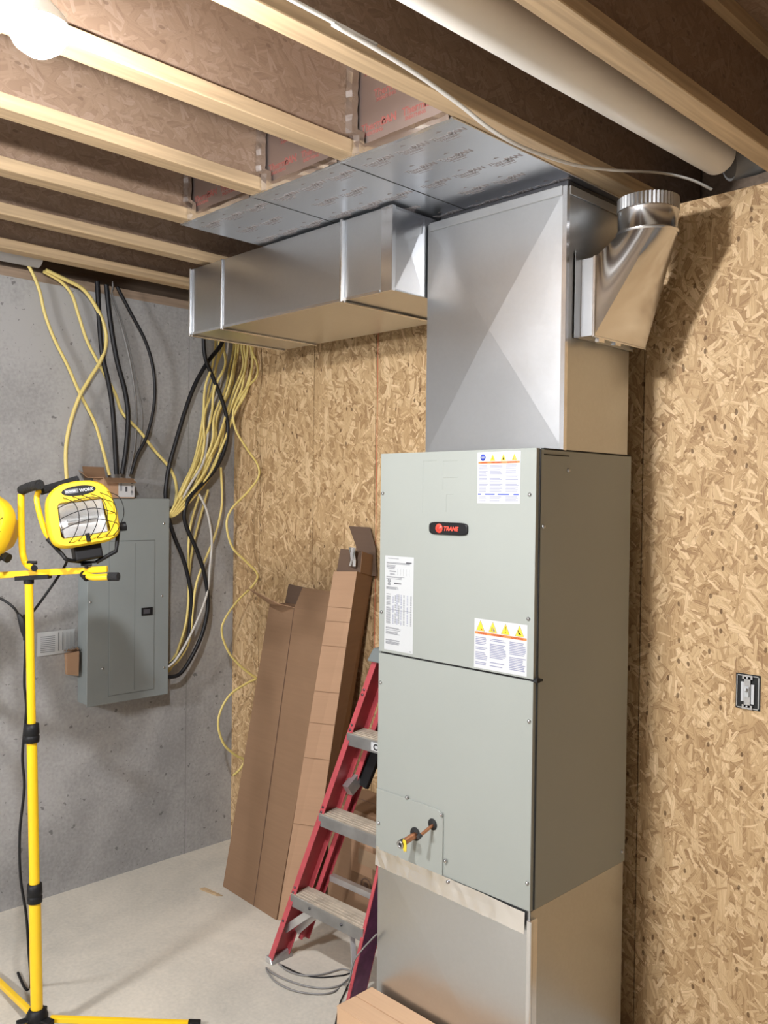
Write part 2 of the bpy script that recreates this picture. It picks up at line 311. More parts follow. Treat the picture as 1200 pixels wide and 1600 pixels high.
# ------------------------------------------------------------------ mesh builder
class MB:
    def __init__(s, T=None): s.v = []; s.f = []; s.mi = []; s.mats = []; s.sm = []; s.T = T
    def m(s, name):
        if name not in s.mats: s.mats.append(name)
        return s.mats.index(name)
    def add(s, vs, fs, mt, smooth=False):
        o = len(s.v); k = s.m(mt)
        for p in vs:
            p = Vector(p); s.v.append(s.T @ p if s.T else p)
        for f in fs: s.f.append([i + o for i in f]); s.mi.append(k); s.sm.append(smooth)
    def box(s, a, b, mt):
        x0, y0, z0 = a; x1, y1, z1 = b
        s.add([(x0, y0, z0), (x1, y0, z0), (x1, y1, z0), (x0, y1, z0), (x0, y0, z1), (x1, y0, z1), (x1, y1, z1), (x0, y1, z1)],
              [(0, 3, 2, 1), (4, 5, 6, 7), (0, 1, 5, 4), (1, 2, 6, 5), (2, 3, 7, 6), (3, 0, 4, 7)], mt)
    def hexa(s, p, mt):   # p: bottom 4, top 4
        s.add(p, [(0, 3, 2, 1), (4, 5, 6, 7), (0, 1, 5, 4), (1, 2, 6, 5), (2, 3, 7, 6), (3, 0, 4, 7)], mt)
    def slab(s, quad, n, t, mt):
        n = Vector(n).normalized() * t
        q = [Vector(p) for p in quad]; s.hexa(q + [p + n for p in q], mt)
    def bar(s, a, b, w, h, mt, up=(0, 0, 1)):
        a = Vector(a); b = Vector(b); d = (b - a).normalized(); u = Vector(up)
        r = d.cross(u)
        if r.length < 1e-4: r = d.cross(Vector((1, 0, 0)))
        r.normalize(); u = r.cross(d).normalized()
        P = []
        for c in (a, b):
            for i, j in ((-1, -1), (1, -1), (1, 1), (-1, 1)): P.append(c + r * (w / 2 * i) + u * (h / 2 * j))
        s.add(P, [(0, 1, 2, 3), (7, 6, 5, 4), (0, 4, 5, 1), (1, 5, 6, 2), (2, 6, 7, 3), (3, 7, 4, 0)], mt)
    def tube(s, pts, r, mt, n=10, cap=True, flat=1.0):
        pts = [Vector(p) for p in pts]; N = len(pts)
        rr = r if isinstance(r, (list, tuple)) else [r] * N
        V = []; prev = None
        for i, p in enumerate(pts):
            if i == 0: t = pts[1] - p
            elif i == N - 1: t = p - pts[i - 1]
            else: t = (pts[i + 1] - pts[i - 1])
            t.normalize()
            if prev is None:
                a = Vector((0, 0, 1)) if abs(t.z) < 0.9 else Vector((1, 0, 0))
                u = a.cross(t).normalized()
            else:
                u = (prev - t * prev.dot(t)).normalized()
            prev = u; w2 = t.cross(u)
            for k in range(n):
                an = 2 * math.pi * k / n
                V.append(p + u * (math.cos(an) * rr[i]) + w2 * (math.sin(an) * rr[i] * flat))
        Fc = []
        for i in range(N - 1):
            for k in range(n):
                k2 = (k + 1) % n
                Fc.append((i * n + k, i * n + k2, (i + 1) * n + k2, (i + 1) * n + k))
        s.add(V, Fc, mt, True)
        if cap:
            s.add(V[:n], [tuple(reversed(range(n)))], mt); s.add(V[-n:], [tuple(range(n))], mt)
    def lathe(s, c, axis, prof, mt, n=24):   # prof: (r, h) along axis
        c = Vector(c); ax = Vector(axis).normalized()
        a = Vector((0, 0, 1)) if abs(ax.z) < 0.9 else Vector((1, 0, 0))
        u = a.cross(ax).normalized(); w2 = ax.cross(u); V = []; Fc = []
        for r, h in prof:
            for k in range(n):
                an = 2 * math.pi * k / n; V.append(c + ax * h + (u * math.cos(an) + w2 * math.sin(an)) * max(r, 1e-5))
        for i in range(len(prof) - 1):
            for k in range(n):
                k2 = (k + 1) % n; Fc.append((i * n + k, i * n + k2, (i + 1) * n + k2, (i + 1) * n + k))
        s.add(V, Fc, mt, True)
    def text(s, body, size, origin, ux, uy, mt, ext=0.0004, bold=0.0, shear=0.0, align='LEFT'):
        c = D.curves.new('t', 'FONT'); c.body = body; c.size = size; c.extrude = ext; c.offset = bold; c.shear = shear; c.align_x = align
        c.resolution_u = 3
        o = D.objects.new('t', c); me = D.meshes.new_from_object(o)
        ux = Vector(ux).normalized(); uy = Vector(uy).normalized(); un = ux.cross(uy); O = Vector(origin)
        s.add([O + ux * v.co.x + uy * v.co.y + un * v.co.z for v in me.vertices], [tuple(p.vertices) for p in me.polygons], mt)
        D.objects.remove(o); D.curves.remove(c); D.meshes.remove(me)
    def build(s, name, parent=None, bevel=0.0, seg=2):
        me = D.meshes.new(name)
        org = parent.matrix_world.translation.copy() if parent and ABS else Vector((0, 0, 0))
        me.from_pydata([tuple(p) for p in s.v], [], s.f)
        for n in s.mats: me.materials.append(M[n])
        me.polygons.foreach_set('material_index', s.mi); me.polygons.foreach_set('use_smooth', s.sm)
        me.update()
        bm = bmesh.new(); bm.from_mesh(me)
        bmesh.ops.remove_doubles(bm, verts=bm.verts, dist=1e-6) if len(s.v) < 60 and bevel > 0 else None
        bmesh.ops.recalc_face_normals(bm, faces=bm.faces); bm.to_mesh(me); bm.free()
        o = D.objects.new(name, me); COL.objects.link(o)
        if parent is not None:
            o.parent = parent; o.matrix_parent_inverse = parent.matrix_basis.inverted()
        if bevel > 0:
            b = o.modifiers.new('bevel', 'BEVEL'); b.width = bevel; b.segments = seg; b.limit_method = 'ANGLE'; b.angle_limit = math.radians(40)
        return o
ABS = True

def tag(o, label=None, cat=None, group=None, kind=None):
    if label: o['label'] = label
    if cat: o['category'] = cat
    if group: o['group'] = group
    if kind: o['kind'] = kind
    return o
def empty(name, loc, label, cat, group=None):
    o = D.objects.new(name, None); COL.objects.link(o); o.location = loc; o.empty_display_size = 0.1
    return tag(o, label, cat, group)
def struct(name, mb, label=None, bevel=0.0):
    o = mb.build(name, None, bevel); o['kind'] = 'structure'
    if label: o['label'] = label
    return o
def smooth(pts, n=6):
    """Catmull-Rom through the points"""
    pts = [Vector(p) for p in pts]; P = [pts[0] * 2 - pts[1]] + pts + [pts[-1] * 2 - pts[-2]]; out = []
    for i in range(1, len(P) - 2):
        a, b, c, d = P[i - 1:i + 3]
        for k in range(n):
            t = k / n
            out.append(0.5 * ((2 * b) + (c - a) * t + (2 * a - 5 * b + 4 * c - d) * t * t + (3 * b - a - 3 * c + d) * t ** 3))
    out.append(pts[-1]); return out

XC = -3.628      # concrete wall face
YW = 2.55        # strand-board wall face
ZJ = 2.635       # underside of the joists
ZS = 2.935       # underside of the subfloor
XR, YN = 3.2, -4.2

# ================================================================== SETTING
b = MB(); b.box((XC - 0.3, YN, -0.15), (XR + 0.2, YW + 0.2, 0), 'concrete_floor'); struct('floor', b)
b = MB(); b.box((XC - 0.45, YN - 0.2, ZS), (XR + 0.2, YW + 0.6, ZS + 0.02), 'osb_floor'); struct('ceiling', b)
b = MB(); b.box((XC - 0.25, YN, -0.05), (XC, YW + 0.3, 2.603), 'concrete'); struct('wall_left', b)
b = MB()
g = 0.002
xs = [XC, -3.411, -3.017, -2.62, -1.40, -0.19, 1.03, 2.25, XR]
for i in range(len(xs) - 1):
    b.box((xs[i] + g, YW, 0.0), (xs[i + 1] - g, YW + 0.011, ZJ), 'osb_wall')
b.box((XC, YW + 0.011, 0), (XR, YW + 0.1, ZJ), 'black_gap')
b.box((-2.612, YW - 0.0006, 0.6), (-2.609, YW, 2.5), 'red_line')
wb = struct('wall_back', b)
b = MB(); b.box((XC - 0.25, YN - 0.2, 0), (XR + 0.2, YN, ZS), 'concrete'); struct('wall_front', b)
b = MB(); b.box((XR, YN, 0), (XR + 0.2, YW + 0.2, ZS), 'concrete'); struct('wall_right', b)
b = MB(); b.box((XC - 0.16, YN, 2.603), (XC - 0.005, YW + 0.3, 2.643), 'lumber_dark'); struct('trim_1', b)
b = MB(); b.box((XC - 0.20, YN, 2.643), (XC - 0.165, YW + 0.5, ZS), 'lumber_dark'); struct('trim_2', b)
b = MB(); b.box((XC - 0.16, YW + 0.30, ZJ + 0.001), (XR, YW + 0.34, ZS), 'lumber_dark'); struct('trim_3', b)

# ================================================================== JOISTS
def joist(x0, label):
    t = empty('floor_joist', (x0 + 0.031, 0, ZJ), label, 'joist', 'engineered joists under the subfloor')
    y0, y1 = YN + 0.01, YW + 0.28
    b = MB(); b.box((x0, y0, ZJ), (x0 + 0.062, y1, ZJ + 0.038), 'lumber'); b.build('bottom_flange', t, 0.002, 1)
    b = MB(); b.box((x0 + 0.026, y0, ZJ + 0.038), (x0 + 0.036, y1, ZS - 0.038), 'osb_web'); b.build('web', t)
    b = MB(); b.box((x0, y0, ZS - 0.038), (x0 + 0.062, y1, ZS - 0.0005), 'lumber'); b.build('top_flange', t)
    return t
JX = [-0.994 - 0.4015 * k for k in range(-2, 7)]
JL = ['wooden I-joist beyond the one in the top right corner', 'wooden I-joist in the top right corner, partly cut by the frame',
      'brightly lit wooden I-joist directly right of the white plastic pipe', 'wooden I-joist along the right edge of the foil-faced sheets, with white cable clipped beside it',
      'wooden I-joist right beside the lit bulb, ending over the middle seam of the sheets', 'wooden I-joist second left of the bulb bay, meeting the middle foil board',
      'wooden I-joist bordering the left end of the foil-faced sheets', 'wooden I-joist second from the concrete wall', 'wooden I-joist nearest the concrete wall']
for x, l in zip(JX, JL): joist(x, l)
x = JX[0]
for k, w_ in zip(range(3, 9), ('third', 'fourth', 'fifth', 'sixth', 'seventh', 'eighth')): joist(-0.994 + 0.4015 * k, w_ + ' wooden I-joist to the right of the one beside the white pipe, outside the photo')
# blue-grey of the bays is painted into the web and subfloor tints

# ================================================================== SHEETS UNDER THE JOISTS (panned return)
YA, YB = 1.598, 2.47
pans = [(JX[6] + 0.002, JX[5] - 0.001, 'foil-faced ceiling sheet at the left end, under the bay next to the small duct end'),
        (JX[5] + 0.001, JX[4] - 0.001, 'foil-faced ceiling sheet in the middle of the row of three'),
        (JX[4] + 0.001, JX[3] + 0.004, 'foil-faced ceiling sheet at the right end, nearest the elbow fitting')]
for i, (xa, xb, l) in enumerate(pans):
    t = empty('ceiling_pan_sheet', ((xa + xb) / 2, YA, ZJ - 0.004), l, 'duct panel', 'foil-faced sheets nailed under the joists')
    b = MB(); b.box((xa, YA, ZJ - 0.0045), (xb, YB, ZJ - 0.0005), 'pan'); b.build('sheet', t, 0.001, 1)
    b = MB(); nz = -0.0003
    for r in range(5):
        for c in range(3):
            cx = xa + .075 + c * .125 + (.05 if r % 2 else 0)
            cy = YA + .075 + r * .115
            if cx > xb - 0.055: continue
            O = Vector((cx, cy, ZJ - 0.00468))
            b.text('Thermo', 0.024, O + Vector((-0.048, 0, 0)), (1, 0, 0), (0, -1, 0), 'thermo', 0.0002, 0.0002)
            b.text('PAN', 0.027, O + Vector((0.012, 0, 0)), (1, 0, 0), (0, -1, 0), 'thermo', 0.0002, 0.0009)
            b.text('SHEATHING', 0.0115, O + Vector((-0.034, 0.013, 0)), (1, 0, 0), (0, -1, 0), 'thermo', 0.0002, 0.0002)
            b.box(O + Vector((-0.024, 0.0195, -0.0002)), O + Vector((0.026, 0.022, 0.0)), 'thermo')
            b.box(O + Vector((-0.04, 0.0035, -0.0002)), O + Vector((0.04, 0.005, 0.0)), 'thermo')
            b.add([O + Vector((-0.011, -0.033, 0)), O + Vector((0.011, -0.033, 0)), O + Vector((0, -0.041, 0))], [(0, 2, 1)], 'thermo')
    b.build('printed_marks', t)
    if i: b = MB(); b.box((xa - .0025, YA + .002, ZJ - 0.0052), (xa + .001, YB, ZJ - 0.0046), 'black_gap'); b.build('seam', t)
    # edge tape lip on the near edge
    b = MB(); b.box((xa, YA - 0.0015, ZJ - 0.0055), (xb, YA + 0.012, ZJ - 0.0046), 'foil'); b.build('edge_tape', t)
# bay-end boards
ends = [(JX[6] + 0.036, JX[5] + 0.026, 'foil-faced board closing the joist bay left, nearest the small duct end'),
        (JX[5] + 0.036, JX[4] + 0.026, 'foil-faced board closing the middle joist bay'),
        (JX[4] + 0.036, JX[3] + 0.026, 'red-printed foil-faced board closing the right joist bay')]
for i, (xa, xb, l) in enumerate(ends):
    t = empty('bay_end_board', ((xa + xb) / 2, YA, ZJ), l, 'duct board', 'foil boards closing the joist bays')
    b = MB()
    # sits between webs, notched round the flanges
    b.box((xa + 0.003, YA + 0.002, ZJ + 0.040), (xb - 0.003, YA + 0.012, ZS - 0.041), 'foilboard')
    b.box((xa + 0.029, YA + 0.002, ZJ + 0.0005), (xb - 0.029, YA + 0.012, ZJ + 0.040), 'foilboard')
    b.box((xa + 0.029, YA + 0.002, ZS - 0.041), (xb - 0.029, YA + 0.012, ZS - 0.002), 'foilboard')
    b.build('board', t)
    b = MB()
    for r in range(3):
        for c in range(2):
            X_ = xa + 0.07 + c * 0.15 + (r % 2) * 0.045; Z_ = ZJ + 0.05 + r * 0.08
            b.text('Thermo', 0.028, (X_ - .02, YA + 0.0018, Z_), (1, 0, 0), (0, 0, 1), 'thermo_red', 0.0002, 0.0006)
            b.text('PAN', 0.028, (X_ + .055, YA + 0.0018, Z_), (1, 0, 0), (0, 0, 1), 'thermo_red', 0.0002, 0.0014)
            b.text('SHEATHING', 0.013, (X_ - .01, YA + 0.0018, Z_ - .014), (1, 0, 0), (0, 0, 1), 'thermo_red', 0.0002, 0.0004)
    b.build('printed_marks', t)
    # crumpled tape down the left seam
    b = MB(); n = 16; V = []
    zt, zb = ZS - 0.05, ZJ - 0.003
    for k in range(n + 1):
        z = zt + (zb - zt) * k / n
        off = 0.028 if z < ZJ + 0.045 else 0.0
        for j, xx in enumerate((0.001, 0.02, 0.042)):
            V.append((xa + off + xx + random.uniform(-0.002, 0.002), YA - 0.002 - random.uniform(0, 0.004) - (0.0 if j != 0 else 0.006), z))
    Fc = []
    for k in range(n):
        for j in range(2): Fc.append((k * 3 + j, k * 3 + j + 1, k * 3 + j + 4, k * 3 + j + 3))
    b.add(V, Fc, 'foil')
    V = []; n = 12
    for k in range(n + 1):
        xx = xa + 0.026 + (xb - xa - 0.055) * k / n
        for j, (dy, dz) in enumerate(((-0.003, 0.016), (-0.005, 0.004), (-0.004, -0.007))):
            V.append((xx, YA + dy + random.uniform(-0.0015, 0.0005), ZJ + dz + random.uniform(-0.0015, 0.0015)))
    b.add(V, [(k * 3 + j, k * 3 + j + 1, k * 3 + j + 4, k * 3 + j + 3) for k in range(n) for j in range(2)], 'foil')
    o = b.build('foil_tape', t); sd = o.modifiers.new('s', 'SOLIDIFY'); sd.thickness = 0.0006

# ================================================================== TRUNK DUCT
XT0, XT1, YT0, YT1, ZT0, ZT1 = -3.045, -1.914, 1.925, 2.40, 2.362, 2.622
t = empty('trunk_duct', ((XT0 + XT1) / 2, YT0, ZT0), 'long rectangular galvanized duct hanging below the ceiling, left of the tall plenum', 'duct')
b = MB()
b.box((XT0, YT0, ZT0), (XT1, YT1, ZT1), 'galv'); b.build('duct_body', t, 0.0015, 1)
def rib(x, wd=0.012, d=0.012):
    b = MB(); b.box((x - wd / 2, YT0 - d, ZT0 - 0.008), (x + wd / 2, YT0 - 0.0003, ZT1), 'galv_bright')
    b.box((x - wd / 2, YT0, ZT0 - 0.008), (x + wd / 2, YT1, ZT0 - 0.0004), 'galv_bright'); b.build('drive_cleat', t, 0.002, 1)
rib(XT0 + 0.006, 0.010); rib(-2.825, 0.008, 0.008); rib(at(537, 460, 1, YT0).x, 0.012, 0.016)
b = MB(); b.box((XT1 - 0.045, YT0 - 0.003, ZT0 - 0.002), (XT1 + 0.001, YT0 - 0.0004, ZT1), 'galv_bright')
b.box((XT1 + 0.0004, YT0 - 0.003, ZT0 - 0.002), (XT1 + 0.003, YT0 + 0.012, ZT1), 'galv_bright'); b.build('end_flange', t)
b = MB(); b.box((XT0 + 0.02, YT0 - 0.004, ZT0 - 0.003), (XT1 - 0.05, YT0 - 0.0003, ZT0 + 0.006), 'galv_bright'); b.build('bottom_seam', t)
b = MB(); q = [(XT1 + 0.0006, YT0 + 0.014, ZT0 + 0.004), (XT1 + 0.0006, YT0 + 0.145, ZT0 + 0.004), (XT1 + 0.0006, YT0 + 0.145, ZT1 - 0.01), (XT1 + 0.0006, YT0 + 0.014, ZT1 - 0.01)]
c = Vector((XT1 + 0.006, YT0 + 0.08, (ZT0 + ZT1) / 2 - 0.01)); b.add(q + [c], [(0, 1, 4), (1, 2, 4), (2, 3, 4), (3, 0, 4)], 'galv_bright'); b.build('end_plate', t)

# ================================================================== SUPPLY PLENUM
UX0, UX1, UY0, UY1 = -1.986, -1.387, 1.96, 2.457
PX0, PX1, PY0, PY1, PZ0, PZ1 = -1.908, -1.387, 2.082, 2.43, 1.858, 2.594
def crossbroken(b, quad, n, h, mt):
    q = [Vector(p) for p in quad]; c = (q[0] + q[1] + q[2] + q[3]) / 4 + Vector(n) * h
    b.add(q + [c], [(0, 1, 4), (1, 2, 4), (2, 3, 4), (3, 0, 4)], mt)
t = empty('supply_plenum', ((PX0 + PX1) / 2, PY0, PZ0), 'tall galvanized sheet-metal plenum with X-shaped creases standing on the grey cabinet', 'duct')
b = MB()
crossbroken(b, [(PX0, PY0, PZ0), (PX1, PY0, PZ0), (PX1, PY0, PZ1), (PX0, PY0, PZ1)], (0, -1, 0), 0.011, 'galv')
b.build('front_sheet', t)
b = MB()
crossbroken(b, [(PX1, PY0 + 0.001, PZ0), (PX1, PY1, PZ0), (PX1, PY1, PZ1), (PX1, PY0 + 0.001, PZ1)], (1, 0, 0), 0.004, 'galv_dull')
b.build('side_sheet', t)
b = MB()
b.add([(PX0, PY0, PZ0), (PX0, PY1, PZ0), (PX0, PY1, PZ1), (PX0, PY0, PZ1), (PX1, PY1, PZ0), (PX1, PY1, PZ1)], [(0, 1, 2, 3), (1, 4, 5, 2)], 'galv')
b.add([(PX0, PY0, PZ1), (PX1, PY0, PZ1), (PX1, PY1, PZ1), (PX0, PY1, PZ1)], [(0, 1, 2, 3)], 'galv')
o = b.build('rear_sheet', t)
b = MB(); b.box((PX1 - 0.012, PY0 - 0.004, PZ0), (PX1 + 0.003, PY0 - 0.0005, PZ1), 'galv_bright'); b.box((PX1 + 0.0005, PY0 - 0.004, PZ0), (PX1 + 0.003, PY0 + 0.012, PZ1), 'galv_bright'); b.build('corner_seam', t, 0.001, 1)
b = MB(); b.box((PX0 + 0.01, PY0 - 0.006, PZ1 - 0.025), (PX1 - 0.012, PY0 - 0.001, PZ1 + 0.002), 'galv'); b.box((PX1 + 0.001, PY0 + 0.01, PZ1 - 0.022), (PX1 + 0.006, PY1, PZ1 + 0.002), 'galv_dull'); b.build('top_flange', t, 0.001, 1)
b = MB(); b.box((PX0 + 0.01, PY0 + 0.05, PZ1 + 0.003), (PX1 - 0.03, PY1 - 0.02, ZJ - 0.006), 'darksteel'); b.build('riser_box', t)  # dark metal paints in the shade of the gap above the plenum
# ---- elbow boot
t = empty('boot_fitting', (PX1, 2.29, 2.19), 'shiny rectangular-to-round elbow fitting on the right side of the tall plenum', 'duct fitting')
XB = PX1 + 0.0045
y0, y1, z0, z1 = 2.15, 2.435, 2.182, 2.40
xa, xb = XB, PX1 + 0.052
b = MB()
b.add([(xa, y0, z0), (xa, y1, z0), (xa, y1, z1), (xa, y0, z1), (xb, y0, z0), (xb, y1, z0), (xb, y1, z1), (xb, y0, z1)], [(0, 1, 5, 4), (1, 2, 6, 5), (2, 3, 7, 6), (3, 0, 4, 7)], 'galv')
b.box((XB, y0 - 0.03, z0 - 0.006), (XB + 0.002, y1 + 0.01, z1 + 0.02), 'galv')
b.build('square_collar', t)
# loft rect -> circle
cc = Vector((-1.258, 2.297, 2.477)); R = 0.084; n = 64
def rectpt(u):   # u in 0..1 : near-top -> near-bottom -> far-bottom -> far-top
    P = [(y0, z1), (y0, z0), (y1, z0), (y1, z1)]
    i = int(u * 4) % 4; f = u * 4 - int(u * 4); a, c2 = P[i], P[(i + 1) % 4]
    return Vector((xb, a[0] + (c2[0] - a[0]) * f, a[1] + (c2[1] - a[1]) * f))
def circpt(u):
    an = math.radians(225) + u * 2 * math.pi
    return cc + Vector((math.cos(an) * R, math.sin(an) * R, 0))
V = []; S = 10
for k in range(S + 1):
    f = k / S
    for j in range(n):
        u = j / n; p = rectpt(u).lerp(circpt(u), f)
        V.append(p)
b = MB(); b.add(V, [(k * n + j, k * n + (j + 1) % n, (k + 1) * n + (j + 1) % n, (k + 1) * n + j) for k in range(S) for j in range(n)], 'galv_bright', True)
o = b.build('transition', t)
es = o.modifiers.new('es', 'EDGE_SPLIT'); es.split_angle = math.radians(28)
b = MB(); b.box((xb - 0.006, y0 - 0.006, z0 - 0.006), (xb + 0.004, y0 + 0.001, z1 + 0.004), 'galv_bright'); b.box((xb - 0.006, y0, z0 - 0.006), (xb + 0.004, y1, z0 - 0.0005), 'galv_bright'); b.build('joint_flange', t, 0.002, 1)
b = MB(); b.lathe(cc, (0, 0, 1), [(R, -0.004), (R + 0.004, 0.0), (R + 0.004, 0.004), (R, 0.008), (R, 0.06), (R + 0.001, 0.064), (R - 0.001, 0.066)], 'galv_bright', 48); b.build('round_collar', t)
b = MB(); V = []; n = 96
for z, in ((0.064,), (0.099,)):
    for j in range(n):
        an = 2 * math.pi * j / n; r = R + (0.0022 if j % 2 else -0.0008); V.append(cc + Vector((math.cos(an) * r, math.sin(an) * r, z)))
b.add(V, [(j, (j + 1) % n, n + (j + 1) % n, n + j) for j in range(n)], 'galv'); o = b.build('crimped_edge', t)
sd = o.modifiers.new('s', 'SOLIDIFY'); sd.thickness = 0.001
b = MB(); b.box((xb - 0.01, y0 + 0.02, z0 - 0.016), (xb + 0.002, y0 + 0.05, z0 - 0.006), 'foil'); b.build('folded_tab', t); b = MB(); b.box((xb - 0.012, y0 + 0.11, z0 - 0.014), (xb + 0.002, y0 + 0.14, z0 - 0.006), 'foil'); b.build('folded_tab', t)

# ================================================================== AIR HANDLER
ZU0, ZU1, ZSM = 0.597, 1.857, 1.228
t = empty('air_handler', ((UX0 + UX1) / 2, UY0, ZU0), 'tall grey-green air handler cabinet with warning labels, standing on a galvanized base', 'air handler')
AH = t
dk = 0.018
b = MB(); b.box((UX0, UY0 + dk, ZU0), (UX1, UY1, ZU1), 'paint'); b.build('cabinet', t, 0.003, 2)
b = MB(); b.box((UX0 - 0.001, UY0, ZSM + 0.003), (UX1 - 0.003, UY0 + dk - 0.001, ZU1 + 0.002), 'paint')
def g2(x0, y0, x1, y1):
    a = at(x0, y0, 1, UY0); c = at(x1, y1, 1, UY0); wd = 0.0012
    if abs(x1 - x0) > abs(y1 - y0): b.box((a.x, UY0 - 0.0008, a.z - wd), (c.x, UY0 + 0.001, a.z + wd), 'paint')
    else: b.box((a.x - wd, UY0 - 0.0008, c.z), (a.x + wd, UY0 + 0.001, a.z), 'paint')
for q in ((661, 720, 682, 720), (661, 720, 660, 801), (692, 720, 715, 720), (692, 720, 692, 765), (692, 746, 715, 746), (697, 772, 708, 772), (697, 772, 697, 800)): g2(*q)
UD = b.build('upper_door', t, 0.0015, 2)
b = MB(); b.box((UX0 - 0.001, UY0, ZU0), (UX1 - 0.003, UY0 + dk - 0.001, ZSM - 0.003), 'paint'); b.build('lower_door', t, 0.0015, 2)
b = MB(); b.box((UX0 + 0.002, UY0 + 0.006, ZSM - 0.006), (UX1 + 0.006, UY0 + 0.02, ZSM + 0.006), 'black_gap')
b.box((UX1 - 0.012, UY0 + 0.002, ZSM - 0.003), (UX1 + 0.008, UY0 + 0.03, ZSM + 0.003), 'black_gap'); b.build('door_gasket', t)
b = MB(); b.box((UX1 - 0.006, UY0 + 0.0145, ZU0 + 0.002), (UX1 + 0.0002, UY0 + dk - 0.0005, ZU1 - 0.001), 'black_gap'); b.build('corner_gap', t)
# top lip on the side
b = MB(); b.box((UX1 + 0.0003, UY0 + 0.03, ZU1 - 0.016), (UX1 + 0.002, UY0 + 0.15, ZU1 - 0.013), 'black_gap'); b.box((UX1 - 0.01, UY0 + 0.03, ZU1), (UX1 + 0.001, UY1 - 0.01, ZU1 + 0.003), 'black_gap'); b.build('top_lip', t)
# access plate with rounded corner
b = MB(); xa, xb, za, zb, r = UX0 + 0.001, -1.703, ZU0 + 0.002, 0.792, 0.03
pts = [(xa, za), (xb, za)] + [(xb - r + r * math.cos(a), zb - r + r * math.sin(a)) for a in [math.radians(k * 15) for k in range(7)]] + [(xa, zb)]
n = len(pts); b.add([(p[0], UY0 - 0.0045, p[1]) for p in pts] + [(p[0], UY0 - 0.0003, p[1]) for p in pts], [tuple(range(n))] + [(k, (k + 1) % n, n + (k + 1) % n, n + k) for k in range(n)], 'paint')
AP = b.build('access_plate', t, 0.001, 1)
def screw(px, py, side=False, k=1.0):
    if side: p = at(px, py, 0, UX1); ax = (1, 0, 0); p.x += 0.0003
    else: p = at(px, py, 1, UY0 - 0.0048 if (px < 702 and 1240 < py < 1390) else UY0); ax = (0, -1, 0)
    b = MB(); r = 0.0058 * k
    b.lathe(p, ax, [(r, 0), (r, 0.0015), (r * 0.75, 0.003), (r * 0.7, 0.0045), (0, 0.005)], 'steel', 12)
    b.build('screw', t)
for q in ((599, 771), (596.5, 956), (828, 773), (826, 967), (595, 1066), (827, 1127), (824, 1380), (592, 1286), (636, 1246), (690, 1273), (696, 1345), (700, 1378)): screw(*q)
for q in ((888, 735), (849, 823), (972, 1330)): screw(*q, side=True, k=1.1)
# badge
b = MB(); p0 = at(672, 826, 1, UY0); p1 = at(732, 826, 1, UY0); cx = (p0.x + p1.x) / 2; cz = at(702, 826, 1, UY0).z; hw = (p1.x - p0.x) / 2; hh = 0.0185
pts = []
for k in range(40):
    a = 2 * math.pi * k / 40; c_, s_ = math.cos(a), math.sin(a)
    pts.append((cx + hw * math.copysign(abs(c_) ** 0.32, c_), cz + hh * math.copysign(abs(s_) ** 0.5, s_)))
n = 40
V = [(p[0], UY0 - 0.0005, p[1]) for p in pts] + [(p[0], UY0 - 0.005, p[1]) for p in pts] + [(cx + (p[0] - cx) * 0.95, UY0 - 0.007, cz + (p[1] - cz) * 0.88) for p in pts]
b.add(V, [(k, (k + 1) % n, n + (k + 1) % n, n + k) for k in range(n)] + [(n + k, n + (k + 1) % n, 2 * n + (k + 1) % n, 2 * n + k) for k in range(n)] + [tuple(range(2 * n, 3 * n))], 'black')
c0 = Vector((cx - hw * 0.43, UY0 - 0.0072, cz))
b.lathe(c0, (0, -1, 0), [(0.0138, 0), (0.0138, 0.001), (0, 0.001)], 'red_logo', 24)
b.lathe(c0, (0, -1, 0), [(0.0075, 0), (0.0075, 0.0016), (0, 0.0016)], 'red_dark', 16)
b.text('TRANE', 0.0175, (cx - hw * 0.2, UY0 - 0.0075, cz - 0.006), (1, 0, 0), (0, 0, 1), 'red_logo', 0.0004, 0.0006, 0.25)
tag(b.build('badge', t), 'black badge with red logo')
